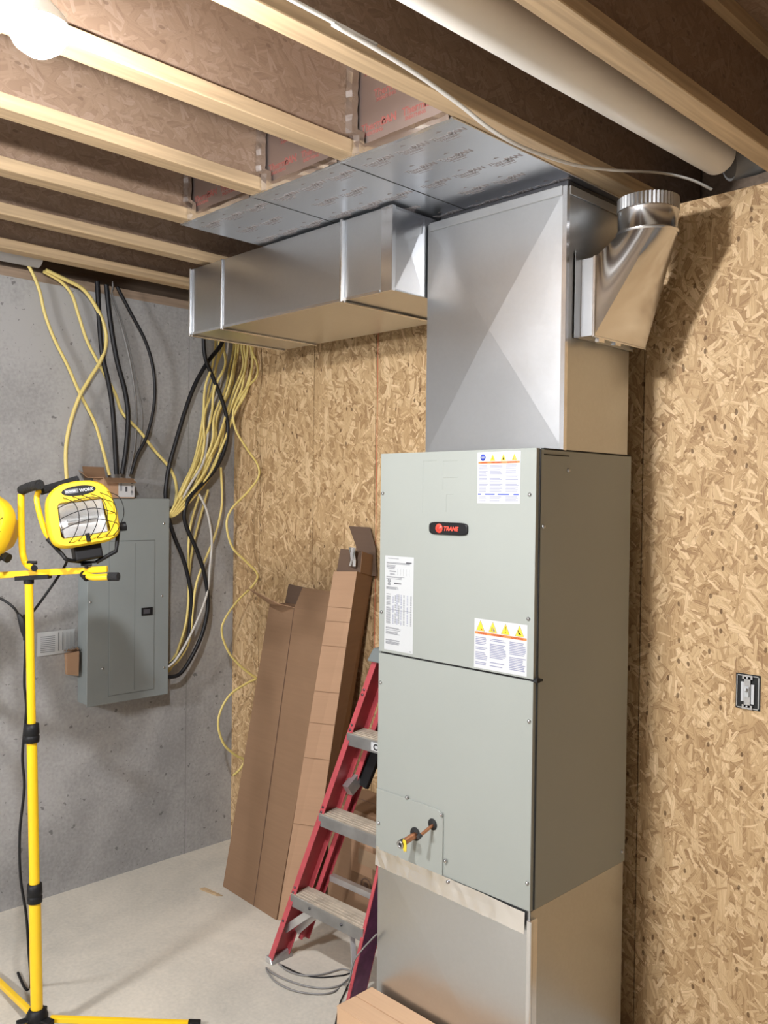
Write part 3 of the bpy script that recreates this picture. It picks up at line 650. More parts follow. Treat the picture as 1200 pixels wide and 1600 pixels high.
# stickers
def sheet(b, x0, z0, x1, z1, mt='white', off=0.0006):
    b.box((x0, UY0 - off, z0), (x1, UY0 - 0.0002, z1), mt)
def bars(b, x0, x1, ztop, zbot, n, mt, h=0.42, off=0.0010, ragged=0.25, seed=1):
    rnd = random.Random(seed); dz = (ztop - zbot) / n
    for k in range(n):
        if rnd.random() < 0.12: continue
        xe = x1 - (x1 - x0) * rnd.uniform(0, ragged); zc = ztop - (k + 0.5) * dz
        b.box((x0, UY0 - off, zc - dz * h / 2), (xe, UY0 - 0.0005, zc + dz * h / 2), mt)
def tri(b, cx, z0, s, sym, seed=0):
    o = UY0 - 0.0009
    b.add([(cx - s / 2, o, z0), (cx + s / 2, o, z0), (cx, o, z0 + s * 1.02)], [(0, 1, 2)], 'ink_mid')
    b.add([(cx - s * 0.45, o - 0.0002, z0 + s * 0.03), (cx + s * 0.45, o - 0.0002, z0 + s * 0.03), (cx, o - 0.0002, z0 + s * 0.95)], [(0, 1, 2)], 'yellow_ink')
    o -= 0.0004
    if sym == '!':
        b.add([(cx - s * 0.06, o, z0 + s * 0.7), (cx + s * 0.06, o, z0 + s * 0.7), (cx + s * 0.025, o, z0 + s * 0.32), (cx - s * 0.025, o, z0 + s * 0.32)], [(0, 1, 2, 3)], 'black')
        b.lathe((cx, o, z0 + s * 0.2), (0, -1, 0), [(s * 0.06, 0), (0, 0.0001)], 'black', 10)
    elif sym == 'bolt':
        b.add([(cx + s * 0.05, o, z0 + s * 0.62), (cx - s * 0.08, o, z0 + s * 0.36), (cx + s * 0.0, o, z0 + s * 0.36), (cx - s * 0.03, o, z0 + s * 0.12), (cx + s * 0.09, o, z0 + s * 0.42), (cx + s * 0.01, o, z0 + s * 0.42)], [(0, 1, 2, 5), (2, 3, 4, 5)], 'black')
    elif sym == 'flame':
        b.add([(cx - s * 0.14, o, z0 + s * 0.25), (cx - s * 0.05, o, z0 + s * 0.12), (cx + s * 0.1, o, z0 + s * 0.14), (cx + s * 0.14, o, z0 + s * 0.3), (cx + s * 0.02, o, z0 + s * 0.62), (cx - s * 0.05, o, z0 + s * 0.42)], [(0, 1, 2, 3, 4, 5)], 'black')
    elif sym == 'hand':
        b.add([(cx - s * 0.2, o, z0 + s * 0.5), (cx - s * 0.1, o, z0 + s * 0.2), (cx + s * 0.2, o, z0 + s * 0.16), (cx + s * 0.08, o, z0 + s * 0.3), (cx + s * 0.14, o, z0 + s * 0.42), (cx, o, z0 + s * 0.3), (cx - s * 0.12, o, z0 + s * 0.55)], [(0, 1, 5, 6), (1, 2, 3, 4, 5)], 'black')
    elif sym == 'burn':
        b.add([(cx - s * 0.02, o, z0 + s * 0.3), (cx + s * 0.08, o, z0 + s * 0.12), (cx + s * 0.3, o, z0 + s * 0.1), (cx + s * 0.12, o, z0 + s * 0.24)], [(0, 1, 2, 3)], 'orange_dk')
    else:
        b.add([(cx - s * 0.18, o, z0 + s * 0.12), (cx - s * 0.1, o, z0 + s * 0.12), (cx - s * 0.02, o, z0 + s * 0.5), (cx - s * 0.1, o, z0 + s * 0.5)], [(0, 1, 2, 3)], 'ink')
        b.add([(cx, o, z0 + s * 0.12), (cx + s * 0.3, o, z0 + s * 0.12), (cx + s * 0.05, o, z0 + s * 0.5)], [(0, 1, 2)], 'ink_mid')
b = MB(); X0, X1, Z0, Z1 = -1.593, -1.442, 1.707, 1.852
sheet(b, X0, Z0, X1, Z1); wd = X1 - X0; ht = Z1 - Z0
b.lathe((X0 + wd * 0.13, UY0 - 0.0006, Z1 - ht * 0.105), (0, -1, 0), [(0.0095, 0), (0.0095, 0.0004), (0, 0.0004)], 'blue_ink', 20)
b.box((X0 + wd * 0.09, UY0 - 0.0013, Z1 - ht * 0.125), (X0 + wd * 0.17, UY0 - 0.0009, Z1 - ht * 0.085), 'ink_pale')
for cxf, sy in ((0.36, 'bolt'), (0.61, 'flame'), (0.86, 'hot')): tri(b, X0 + wd * cxf, Z1 - ht * 0.175, 0.019, sy)
b.box((X0 + 0.003, UY0 - 0.0009, Z1 - ht * 0.225), (X1 - 0.003, UY0 - 0.0005, Z1 - ht * 0.185), 'orange')
for x0f, tx in ((0.07, 'WARNING'), (0.33, 'AVERTISSEMENT'), (0.70, 'ADVERTENCIA')): b.text(tx, 0.0052, (X0 + wd * x0f, UY0 - 0.0011, Z1 - ht * 0.219), (1, 0, 0), (0, 0, 1), 'orange_dk', 0.0001, 0.0002)
for k, xf in enumerate((0.04, 0.30, 0.67)):
    bars(b, X0 + wd * xf, X0 + wd * (xf + (0.22 if k == 0 else 0.30)), Z1 - ht * 0.25, Z1 - ht * 0.78, 19, 'ink_pale', seed=k + 3)
    bars(b, X0 + wd * xf, X0 + wd * (xf + (0.22 if k == 0 else 0.30)), Z1 - ht * 0.86, Z1 - ht * 0.96, 4, 'ink_pale', seed=k + 8)
for a, c2 in ((0.02, 0.09), (0.19, 0.42), (0.49, 0.75), (0.85, 0.97)): b.box((X0 + wd * a, UY0 - 0.0010, Z1 - ht * 0.835), (X0 + wd * c2, UY0 - 0.0005, Z1 - ht * 0.812), 'blue_ink')
tag(b.build('warning_label', t), 'white warning sticker with blue round sign and three yellow triangles')
b = MB(); X0, X1, Z0, Z1 = -1.596, -1.411, 1.236, 1.377
sheet(b, X0, Z0, X1, Z1); wd = X1 - X0; ht = Z1 - Z0
for cxf, sy in ((0.12, 'burn'), (0.36, 'hot'), (0.60, '!'), (0.86, 'hand')): tri(b, X0 + wd * cxf, Z1 - ht * 0.245, 0.031, sy)
b.box((X0 + 0.002, UY0 - 0.0009, Z1 - ht * 0.31), (X1 - 0.002, UY0 - 0.0005, Z1 - ht * 0.26), 'orange')
for x0f, tx in ((0.07, 'WARNING'), (0.33, 'AVERTISSEMENT'), (0.70, 'ADVERTENCIA')): b.text(tx, 0.0064, (X0 + wd * x0f, UY0 - 0.0011, Z1 - ht * 0.302), (1, 0, 0), (0, 0, 1), 'orange_dk', 0.0001, 0.0002)
for k, xf in enumerate((0.03, 0.31, 0.68)): bars(b, X0 + wd * xf, X0 + wd * (xf + (0.23 if k == 0 else 0.31)), Z1 - ht * 0.36, Z1 - ht * 0.93, 17, 'ink_pale', 0.5, seed=k + 11)
tag(b.build('warning_label', t), 'white warning sticker with four yellow triangles above an orange band')
b = MB(); X0, X1, Z0, Z1 = -1.962, -1.838, 1.240, 1.537
sheet(b, X0, Z0, X1, Z1, 'offwhite'); wd = X1 - X0; ht = Z1 - Z0
Y_ = lambda f: Z1 - ht * f
bars(b, X0 + wd * .10, X0 + wd * .6, Y_(.02), Y_(.045), 2, 'ink_mid', seed=2)
b.box((X0 + wd * .74, UY0 - .001, Y_(.068)), (X0 + wd * .93, UY0 - .0005, Y_(.055)), 'ink')
for a, c2, z_a, z_b, n_, s_ in ((.05, .9, .065, .085, 2, 4), (.05, .45, .095, .125, 3, 5), (.10, .40, .13, .14, 1, 6), (.16, .40, .155, .17, 2, 7), (.18, .40, .185, .2, 2, 8), (.05, .75, .215, .245, 4, 9), (.05, .5, .325, .355, 4, 10), (.05, .6, .755, .79, 4, 12), (.05, .58, .80, .83, 3, 13), (.05, .7, .845, .85, 1, 14), (.05, .55, .885, .9, 2, 15), (.05, .6, .905, .945, 5, 16)):
    bars(b, X0 + wd * a, X0 + wd * c2, Y_(z_a), Y_(z_b), n_, 'ink_mid', 0.55, seed=s_)
for k in range(5): b.box((X0 + wd * (.45 + .1 * k), UY0 - .001, Y_(.2)), (X0 + wd * (.452 + .1 * k), UY0 - .0005, Y_(.13)), 'ink_mid')
b.lathe((X0 + wd * .15, UY0 - .0006, Y_(.265)), (0, -1, 0), [(.0062, .0004), (.0045, .0004)], 'ink', 20); b.text('UL', .0055, (X0 + wd * .125, UY0 - .001, Y_(.272)), (1, 0, 0), (0, 0, 1), 'ink', .0001, .0002)
b.box((X0 + wd * .1, UY0 - .001, Y_(.31)), (X0 + wd * .2, UY0 - .0005, Y_(.292)), 'ink_mid')
b.box((X0 + wd * .33, UY0 - .001, Y_(.293)), (X0 + wd * .58, UY0 - .0005, Y_(.282)), 'ink')
for k, xf in enumerate((.06, .28, .36, .42, .48, .56, .66, .78, .9)):
    bars(b, X0 + wd * xf, X0 + wd * (xf + (.15 if k == 0 else .045)), Y_(.40), Y_(.72), 30, 'ink_pale' if k % 2 else 'ink_mid', 0.5, seed=k + 30, ragged=.1)
bars(b, X0 + wd * .06, X0 + wd * .94, Y_(.565), Y_(.572), 1, 'ink_mid', seed=50, ragged=0)
b.box((X0 + wd * .88, UY0 - .001, Y_(.985)), (X0 + wd * .95, UY0 - .0005, Y_(.978)), 'ink_mid')
tag(b.build('rating_label', t), 'tall narrow white data sticker with fine print')
# copper stubs
h1 = at(649, 1303, 1, UY0 - 0.0046); h2 = at(676, 1288, 1, UY0 - 0.0046)
b = MB(); b.lathe(h1, (0, -1, 0), [(0.0205, 0), (0.0205, 0.0015), (0.0, 0.0018)], 'black_gap', 20); b.build('grommet', t)
b = MB(); b.lathe(h2, (0, -1, 0), [(0.0175, 0), (0.0175, 0.0015), (0.0, 0.0018)], 'black_gap', 20); b.build('grommet', t)
b = MB(); e1 = h1 + Vector((0, -0.05, -0.012)); b.tube([h1 + Vector((0, 0, -0.004)), h1 + Vector((0, -0.02, -0.006)), e1], 0.010, 'copper', 14)
b.tube([e1, e1 + Vector((0, -0.016, -0.003))], 0.0128, 'darksteel', 14); b.lathe(e1 + Vector((0, -0.0162, -0.003)), (0, -1, -.15), [(0.0125, 0), (0.0125, 0.002), (0.007, 0.002), (0.0065, -0.004)], 'steel', 14)
b.lathe(e1 + Vector((0, -0.0166, -0.003)), (0, -1, -.15), [(0.0068, 0), (0.0, 0.0)], 'black_gap', 14)
tag(b.build('copper_stub', t), 'thick capped copper pipe stub')
b = MB(); e2 = h2 + Vector((-0.002, -0.05, -0.02)); b.tube([h2 + Vector((0, 0, -0.003)), e2], 0.0052, 'copper', 10); b.tube([e2, e2 + Vector((0, -0.012, -0.005))], 0.0068, 'darksteel', 10)
tag(b.build('copper_stub', t), 'thin copper pipe stub')
b = MB(); p = e1 + Vector((0.014, 0.006, -0.002))
pts = [(-0.006, 0.018), (0.008, 0.015), (0.013, 0.0), (0.011, -0.018), (0.004, -0.014), (0.0, -0.021), (-0.006, -0.012), (-0.011, 0.002)]
b.add([p + Vector((x * .75, -0.02, z)) for x, z in pts] + [p + Vector((x * .75, -0.018, z)) for x, z in pts], [tuple(range(8)), tuple(reversed(range(8, 16)))] + [(k, (k + 1) % 8, 8 + (k + 1) % 8, 8 + k) for k in range(8)], 'yellow_ink'); b.build('yellow_tag', t)

# ================================================================== RETURN PLENUM BASE
t = empty('return_plenum', ((UX0 + UX1) / 2, UY0, 0), 'galvanized sheet-metal base box with X creases under the grey cabinet', 'duct')
zt = ZU0 - 0.002; yf = UY0 + 0.006
b = MB(); crossbroken(b, [(UX0 + .002, yf, 0.001), (UX1 - .006, yf, 0.001), (UX1 - .006, yf, zt), (UX0 + .002, yf, zt)], (0, -1, 0), 0.009, 'galv'); b.build('front_sheet', t)
b = MB(); crossbroken(b, [(UX1 - .004, yf, 0.001), (UX1 - .004, UY1 - .004, 0.001), (UX1 - .004, UY1 - .004, zt), (UX1 - .004, yf, zt)], (1, 0, 0), 0.004, 'galv_dull'); b.build('side_sheet', t)
b = MB(); b.add([(UX0 + .002, yf, .001), (UX0 + .002, UY1 - .004, .001), (UX0 + .002, UY1 - .004, zt), (UX0 + .002, yf, zt), (UX1 - .004, UY1 - .004, .001), (UX1 - .004, UY1 - .004, zt)], [(0, 1, 2, 3), (1, 4, 5, 2), (3, 2, 5)], 'galv_dull'); b.build('rear_sheet', t)
b = MB(); b.box((UX1 - .010, yf - .012, .001), (UX1 + .006, yf - .001, zt - .02), 'galv_bright'); b.box((UX1 - .003, yf - .006, .001), (UX1 + .006, yf + .02, zt - .02), 'galv_bright'); b.build('corner_cleat', t, .002, 1)
b = MB(); V = []; n = 24
for k in range(n + 1):
    x = UX0 + 0.001 + (UX1 - UX0 - 0.018) * k / n
    for j, z in enumerate((0.600, 0.575, 0.540)):
        V.append((x, (UY0 - 0.0035 if j < 2 else yf - 0.0115) + random.uniform(-.0006, .0006), z + (0.014 * (0.5 - k / n)) + random.uniform(-.001, .001)))
b.add(V, [(k * 3 + j, k * 3 + j + 1, k * 3 + j + 4, k * 3 + j + 3) for k in range(n) for j in range(2)], 'foil')
o = b.build('foil_tape', t); sd = o.modifiers.new('s', 'SOLIDIFY'); sd.thickness = .0006

# ================================================================== ELECTRICAL PANEL
EX = XC + 0.1; ey0, ey1, ez0, ez1 = 1.735, 2.128, 0.81, 1.704
t = empty('breaker_panel', (XC, (ey0 + ey1) / 2, ez0), 'grey electrical breaker panel mounted on the concrete wall', 'electrical panel')
b = MB(); b.box((XC + .001, ey0 + .006, ez0 + .006), (EX - .004, ey1 - .006, ez1 - .006), 'paint_panel'); b.build('enclosure', t, .002, 1)
b = MB(); b.box((EX - .004, ey0, ez0), (EX, ey1, ez1), 'paint_panel'); b.build('cover', t, .0015, 1)
b = MB(); dy0, dy1, dz0, dz1 = 1.835, 2.052, .845, 1.515
b.box((EX + .0002, dy0, dz0), (EX + .0025, dy1, dz1), 'paint_panel')
for a, c2 in (((EX, dy0 - .002, dz0 - .002), (EX + .0006, dy0, dz1 + .002)), ((EX, dy1, dz0 - .002), (EX + .0006, dy1 + .002, dz1 + .002)), ((EX, dy0 - .002, dz0 - .003), (EX + .0006, dy1 + .002, dz0)), ((EX, dy0 - .002, dz1), (EX + .0006, dy1 + .002, dz1 + .003))): b.box(a, c2, 'paint_panel_line')
b.box((EX + .0024, 1.955, dz0 + .01), (EX + .0028, 1.957, dz1 - .01), 'paint_panel_line'); b.build('door', t, .001, 1)
b = MB(); p = at(229, 955, 0, EX); b.box((EX + .0026, p.y - .027, p.z - .017), (EX + .008, p.y + .027, p.z + .017), 'black'); b.box((EX + .008, p.y - .02, p.z - .01), (EX + .0085, p.y + .012, p.z + .010), 'ink'); b.build('latch', t, .002, 1)
for q in ((256, 818), (253, 931), (141, 941), (145, 820), (256, 1043), (160, 1045)):
    b = MB(); p = at(*q, 0, EX); b.lathe(p, (1, 0, 0), [(.005, 0), (.005, .002), (0, .003)], 'steel', 10); b.build('screw', t)

# ================================================================== SMALL CARTON ON THE PANEL
z = ez1 + .001
t = empty('small_carton', (EX - .05, 1.87, z), 'small open brown carton with a white label, lying on top of the breaker panel', 'box')
b = MB(); y0, y1, zz1 = 1.80, 1.945, z + .085
xa, xb = XC + .012, EX + .012
b.hexa([(xa, y0, z), (xb, y0, z), (xb, y1, z), (xa, y1, z), (xa, y0, zz1), (xb, y0, zz1), (xb, y1, zz1), (xa, y1, zz1)], 'card_light')
b.build('carton_body', t, .001, 1)
b = MB(); b.slab([(xb, y0, zz1), (xb, y1 - .01, zz1), (xb + .035, y1 - .01, zz1 - .02), (xb + .035, y0 - .0, zz1 - .02)], (0, 0, 1), .002, 'card')
b.build('front_flap', t)
b = MB(); b.slab([(xa, y0 - .001, zz1), (xb, y0 - .001, zz1), (xb - .01, y0 - .07, zz1 + .0), (xa + .01, y0 - .07, zz1 + .03)], (0, 0, 1), .002, 'card_light')
b.build('left_flap', t)
b = MB(); b.slab([(xa, y0 - .04, zz1), (xa, y0 + .06, zz1), (xa, y0 + .05, zz1 + .05), (xa, y0 - .05, zz1 + .05)], (1, 0, 0), .002, 'card'); b.build('rear_flap', t)
b = MB(); ly0, ly1 = 1.868, 1.944
b.box((xb + .0003, ly0, z + .004), (xb + .001, ly1, zz1 - .004), 'white')
b.box((xb + .0009, ly0 + .004, zz1 - .014), (xb + .0014, ly0 + .03, zz1 - .006), 'blue_ink')
b.box((xb + .0009, ly0 + .032, z + .028), (xb + .0014, ly0 + .042, z + .05), 'ink')
for k in range(8): b.box((xb + .0009, ly1 - .018, z + .014 + k * .007), (xb + .0014, ly1 - .006, z + .014 + k * .007 + (.004 if k % 3 else .002)), 'ink')
for k in range(3): b.box((xb + .0009, ly0 + .006 + k * .004, zz1 - .055), (xb + .0014, ly0 + .008 + k * .004, zz1 - .02), 'ink_mid')
b.build('label', t)

# ================================================================== INSTRUCTION STRIP + CARDBOARD BIT BESIDE PANEL
b = MB(); x = XC + .0012
V = []
ys, ye = 1.562, 1.775
for k in range(9):
    f = k / 8; yy = ys + (ye - ys) * f
    V += [(x + .004 * math.sin(f * 5) + .001, yy, 1.035 + .004 * f), (x + .004 * math.sin(f * 5) + .001, yy, 1.135 + .002 * f)]
b.add(V, [(2 * k, 2 * k + 2, 2 * k + 3, 2 * k + 1) for k in range(8)], 'offwhite')
for k in range(6): b.box((x + .0052, ys + .09 + k * .018, 1.05), (x + .0056, ys + .0915 + k * .018, 1.128), 'ink')
for k in range(9): b.box((x + .0052, ys + .012, 1.05 + k * .008), (x + .0056, ys + .075, 1.0525 + k * .008), 'ink_mid')
o = b.build('instruction_sheet'); sd = o.modifiers.new('s', 'SOLIDIFY'); sd.thickness = .0004
tag(o, 'white printed strip of paper stuck to the concrete wall left of the breaker panel', 'paper')
t = empty('cardboard_scrap', (XC + .02, 1.72, .95), 'small brown cardboard scrap with crumpled foil at the left edge of the breaker panel', 'scrap')
b = MB(); b.hexa([(XC + .002, 1.685, .945), (XC + .045, 1.675, .95), (XC + .05, 1.722, .94), (XC + .002, 1.725, .94), (XC + .002, 1.68, 1.035), (XC + .045, 1.672, 1.04), (XC + .05, 1.725, 1.045), (XC + .002, 1.73, 1.045)], 'card_light'); b.build('cardboard_piece', t)
b = MB(); V = []
for i in range(5):
    for j in range(4): V.append((XC + .006 + j * .014 + random.uniform(-.003, .003), 1.675 + i * .014, 1.045 + random.uniform(0, .018)))
b.add(V, [(i * 4 + j, i * 4 + j + 1, i * 4 + j + 5, i * 4 + j + 4) for i in range(4) for j in range(3)], 'foil'); o = b.build('crumpled_foil', t); sd = o.modifiers.new('s', 'SOLIDIFY'); sd.thickness = .001

# ================================================================== CABLES ON THE CONCRETE WALL
def wall_pts(px, X, up=False):
    out = []
    for i, q in enumerate(px):
        Xi = X[i] if isinstance(X, list) else X
        p = at(q[0], q[1], 0, Xi)
        if p.y > 2.52: p = at(q[0], q[1], 1, 2.52)
        out.append(p)
    if up: out = [Vector((out[0].x, out[0].y + .0, 2.66)), Vector((out[0].x, out[0].y, (2.66 + out[0].z) / 2))] + out if out[0].z < 2.6 else out
    return out
def cable(px, X, r, mt, label, group=None, up=False, name='cable', flat=1.0):
    b = MB(); b.tube(smooth(wall_pts(px, X, up), 5), r, mt, 8, flat=flat); o = b.build(name)
    return tag(o, label, 'cable', group)
A_ = 'cables hanging down the concrete wall'
cable([(35, 400), (50, 425), (62, 455), (70, 490), (85, 530), (105, 570), (125, 615), (148, 660), (160, 700), (171, 742)], XC + .035, .0072, 'nm_yellow', 'leftmost yellow cable, dropping from the ceiling pipe end into the small carton', A_)
cable([(68, 424), (95, 440), (112, 460), (122, 490), (135, 530), (150, 560), (165, 588), (180, 615), (190, 643), (205, 660), (222, 678), (240, 702), (262, 727), (273, 748), (276, 772), (271, 795), (267, 808)], XC + .03, .0072, 'nm_yellow', 'yellow cable sweeping right behind the black cables to the right side of the breaker panel', A_)
cable([(72, 422), (105, 438), (130, 452), (148, 476), (161, 503), (166, 532), (158, 562), (140, 592), (124, 620), (110, 660), (103, 700), (104, 745), (110, 800), (120, 850)], XC + .05, .0085, 'nm_yellow', 'yellow cable bowing left, passing behind the yellow work lamp', A_)
cable([(152, 440), (155, 500), (160, 555), (170, 600), (176, 640), (180, 700), (182, 741)], XC + .045, .011, 'nm_black', 'thick black cable, left one of the two running straight down into the panel top', A_, up=True)
cable([(166, 445), (172, 500), (182, 560), (195, 610), (200, 650), (197, 700), (191, 741)], XC + .045, .011, 'nm_black', 'thick black cable, right one of the two running straight down into the panel top', A_, up=True)
cable([(183, 448), (205, 490), (228, 535), (240, 580), (241, 630), (230, 680), (214, 712), (205, 741)], XC + .06, .0075, 'nm_black', 'thinner black cable bowing out to the right above the small carton', A_, up=True)
cable([(170, 455), (188, 505), (203, 565), (212, 630), (211, 690), (202, 741)], XC + .03, .0045, 'nm_grey', 'thin grey cable with a shiny spot between the black cables', A_, up=True)
cable([(176, 462), (196, 520), (212, 590), (222, 650), (217, 700), (205, 741)], XC + .018, .0035, 'nm_grey', 'second thin grey cable close to the wall, right of the first', A_, up=True)
B_ = 'cables beside the breaker panel and corner'
cable([(318, 528), (321, 560), (335, 595), (350, 635), (356, 670), (350, 705), (335, 735), (315, 757), (298, 775), (289, 795), (290, 819), (308, 861), (320, 900), (325, 945), (316, 990), (298, 1029), (281, 1053), (264, 1058), (255, 1058)], XC + .09, .0098, 'nm_black', 'long black cable forming the wide outer loop right of the breaker panel', B_, up=True)
cable([(347, 535), (325, 565), (305, 600), (290, 640), (275, 690), (264, 730), (259, 765), (259, 779)], XC + .075, .0105, 'nm_black', 'black cable arcing down to the top right corner of the breaker panel', B_, up=True)
cable([(262, 806), (266, 818), (273, 840), (287, 875), (297, 917), (299, 945), (294, 997), (280, 1025), (262, 1042), (255, 1044)], XC + .07, .0095, 'nm_black', 'black cable forming the narrow inner loop right of the breaker panel', B_)
random.seed(3)
N = 13
for i in range(N):
    f = i / (N - 1); j = random.uniform(-3, 3); j2 = random.uniform(-5, 5)
    px = [(338 + 58 * f + j, 541 + 4 * f), (331 + 68 * f + j2, 572), (322 + 64 * f + j, 605 + 8 * f), (317 + 52 * f ** 1.2 + j2, 650), (312 + 40 * f + j, 690), (302 + 36 * f - j2, 725), (288 + 32 * f + j, 757), (276 + 22 * f, 782), (267 + 8 * f, 800 + 4 * f), (260, 808)]
    X = [XC + .06 + .035 * math.sin(i * 2.1 + k) * (1 if 0 < k < 9 else 0.3) for k in range(len(px))]
    mt = 'nm_white' if i == 4 else 'nm_yellow'
    cable(px, X, .0062, mt, 'yellow cable in the fanned bundle right of the breaker panel' if i != 4 else 'white cable among the fanned yellow bundle right of the breaker panel', 'fanned yellow cable bundle' if i != 4 else None, up=True, flat=.8)
L_ = [([(325, 765), (315, 800), (302, 850), (295, 900), (293, 960), (284, 1003), (266, 1036), (256, 1040)], 'nm_yellow', 'yellow cable hanging lowest and straightest beside the panel, left one'),
      ([(312, 772), (299, 815), (294, 860), (295, 920), (291, 970), (279, 1012), (266, 1046), (256, 1049)], 'nm_yellow', 'yellow cable hugging the inner black loop beside the panel'),
      ([(345, 730), (347, 780), (343, 810), (333, 845), (318, 880), (306, 915), (301, 955), (296, 1000), (280, 1030), (262, 1046)], 'nm_yellow', 'yellow cable starting furthest right, crossing the white one beside the panel'),
      ([(311, 772), (322, 795), (328, 820), (331, 850), (328, 885), (324, 925), (311, 963), (292, 1003), (273, 1033), (256, 1046)], 'nm_white', 'white cable with worn jacket beside the lower half of the panel')]
for k, (px, mt, l) in enumerate(L_): cable(px, XC + .04 + .018 * k, .0058, mt, l, B_)
cable([(392, 541), (402, 570), (400, 590), (382, 610), (365, 640), (368, 670), (385, 700), (402, 725), (404, 745), (386, 770), (362, 795), (354, 820), (363, 855), (384, 877), (402, 897), (395, 915), (370, 940), (350, 970), (347, 992), (358, 1020), (375, 1040), (392, 1054), (400, 1060), (385, 1068), (360, 1085), (345, 1110), (341, 1135), (350, 1163), (368, 1180), (382, 1188), (374, 1203), (364, 1212)],
      -3.39, .0058, 'nm_yellow', 'single wavy yellow cable dangling in coils in front of the corner of the strand-board wall', None, up=True, flat=.7)

# pale pipe end above the concrete wall
b = MB(); b.tube([(XC + .055, YN + .1, 2.70), (XC + .055, 1.535, 2.70)], .054, 'pvc_grey', 28); o = b.build('grey_pipe')
tag(o, 'pale grey round pipe end lying above the concrete wall at the left edge', 'pipe')

# ================================================================== WHITE PIPE AND CABLE BETWEEN JOISTS
t = empty('white_pipe', (-1.13, 0, 2.7), 'long white plastic pipe running between two ceiling joists', 'pipe')
b = MB(); b.tube([(-1.13, YN + .2, 2.67), (-1.13, 0.5, 2.675), (-1.13, 2.46, 2.712)], .052, 'pvc', 32); b.build('pipe_run', t)
b = MB(); b.tube([(-1.13, 2.53, 2.713), (-1.08, 2.58, 2.73), (-0.9, 2.60, 2.76), (-0.4, 2.6, 2.78)], .052, 'nm_grey', 24); b.build('pipe_elbow', t)  # grey puts the shade at the pipe's end into its colour
b = MB()
px = [(430, -14), (520, 38), (600, 84), (660, 122), (720, 165), (760, 197), (800, 222), (850, 243), (905, 259), (960, 266), (1030, 270), (1075, 280), (1112, 294)]
X = [-1.30, -1.30, -1.295, -1.29, -1.285, -1.28, -1.27, -1.26, -1.25, -1.24, -1.22, None, None]
pts = [Vector((-1.30, -2.0, 2.66))]
for i, q in enumerate(px[:-3]): pts.append(at(*q, 0, X[i]))
pts.append(at(1030, 270, 1, 2.40)); pts.append(at(1078, 280, 1, 2.49)); pts.append(at(1112, 296, 1, 2.545)); 
b.tube(smooth(pts, 6), .0062, 'nm_white', 8, flat=.55); o = b.build('cable'); tag(o, 'white flat cable sagging along the joist and over to the top of the strand-board wall', 'cable')

# ================================================================== SWITCH BOX IN THE WALL
t = empty('switch_box', (-1.052, YW, 1.167), 'metal switch box with an uncovered toggle switch in the strand-board wall', 'switch')
sx0, sx1, sz0, sz1 = -1.085, -1.019, 1.119, 1.216
b = MB(); b.box((sx0 - .003, YW - .0012, sz0 - .003), (sx1 + .003, YW - .0002, sz1 + .003), 'black_gap')
for a, c2 in (((sx0, YW - .004, sz0), (sx0 + .003, YW - .001, sz1)), ((sx1 - .003, YW - .004, sz0), (sx1, YW - .001, sz1)), ((sx0, YW - .004, sz0), (sx1, YW - .001, sz0 + .003)), ((sx0, YW - .004, sz1 - .003), (sx1, YW - .001, sz1))): b.box(a, c2, 'galv_dull')
b.build('box_rim', t)
b = MB(); c = (sx0 + sx1) / 2
b.box((c - .009, YW - .008, sz0 + .004), (c + .009, YW - .006, sz1 - .004), 'steel')
for zz in (sz0 - .001, sz1 - .011): b.box((c - .015, YW - .008, zz), (c + .015, YW - .006, zz + .012), 'steel')
b.lathe((c, YW - .008, sz1 - .007), (0, -1, 0), [(.003, 0), (.003, .002), (0, .0025)], 'white', 8); b.lathe((c, YW - .008, sz0 + .007), (0, -1, 0), [(.003, 0), (.003, .002), (0, .0025)], 'white', 8)
b.build('strap', t)
b = MB(); b.box((c - .019, YW - .006, sz0 + .02), (c - .0105, YW - .003, sz1 - .02), 'white'); b.box((c + .0105, YW - .006, sz0 + .015), (c + .019, YW - .003, sz1 - .025), 'white'); b.build('switch_body', t)
b = MB(); b.box((c - .006, YW - .012, sz0 + .035), (c + .006, YW - .008, sz0 + .065), 'offwhite'); b.hexa([(c - .004, YW - .012, sz0 + .05), (c + .004, YW - .012, sz0 + .05), (c + .004, YW - .012, sz0 + .06), (c - .004, YW - .012, sz0 + .06), (c - .003, YW - .022, sz0 + .054), (c + .003, YW - .022, sz0 + .054), (c + .003, YW - .022, sz0 + .062), (c - .003, YW - .022, sz0 + .062)], 'white'); b.build('toggle', t)

# ================================================================== CARDBOARD BOXES LEANING ON THE WALL
def leanbox(t, name, bl, br, tl, tr, depth_b, depth_t, mt, mside):
    b = MB(); P = [Vector(p) for p in (bl, br, tr, tl)]
    db = Vector((0, 1, 0)) * depth_b; dt = Vector((0, 1, 0)) * depth_t
    V = [P[0], P[1], P[1] + db, P[0] + db, P[3], P[2], P[2] + dt, P[3] + dt]
    b.add(V, [(0, 3, 2, 1), (0, 1, 5, 4)], mt); b.add(V, [(1, 2, 6, 5), (2, 3, 7, 6), (3, 0, 4, 7)], mside)
    return b
bl = Vector((-3.206, 2.215, 0)); br = Vector((-2.800, 2.195, 0)); 
tl = at(421, 944, 1, 2.40); tr = at(513, 958, 1, 2.395)
t = empty('cardboard_box', (-3.0, 2.25, 0), 'wide flattened brown cardboard box leaning on the wall, left of the taller one', 'box')
b = leanbox(t, 'body', bl, br, tl, tr, .09, .09, 'card', 'card'); 
b.build('box_body', t, .001, 1)
n_ = (br - bl).cross(tl - bl).normalized()
if n_.y > 0: n_ = -n_
b = MB()
a_ = bl.lerp(br, .60) + n_ * .0006; c_ = tl.lerp(tr, .44) + n_ * .0006
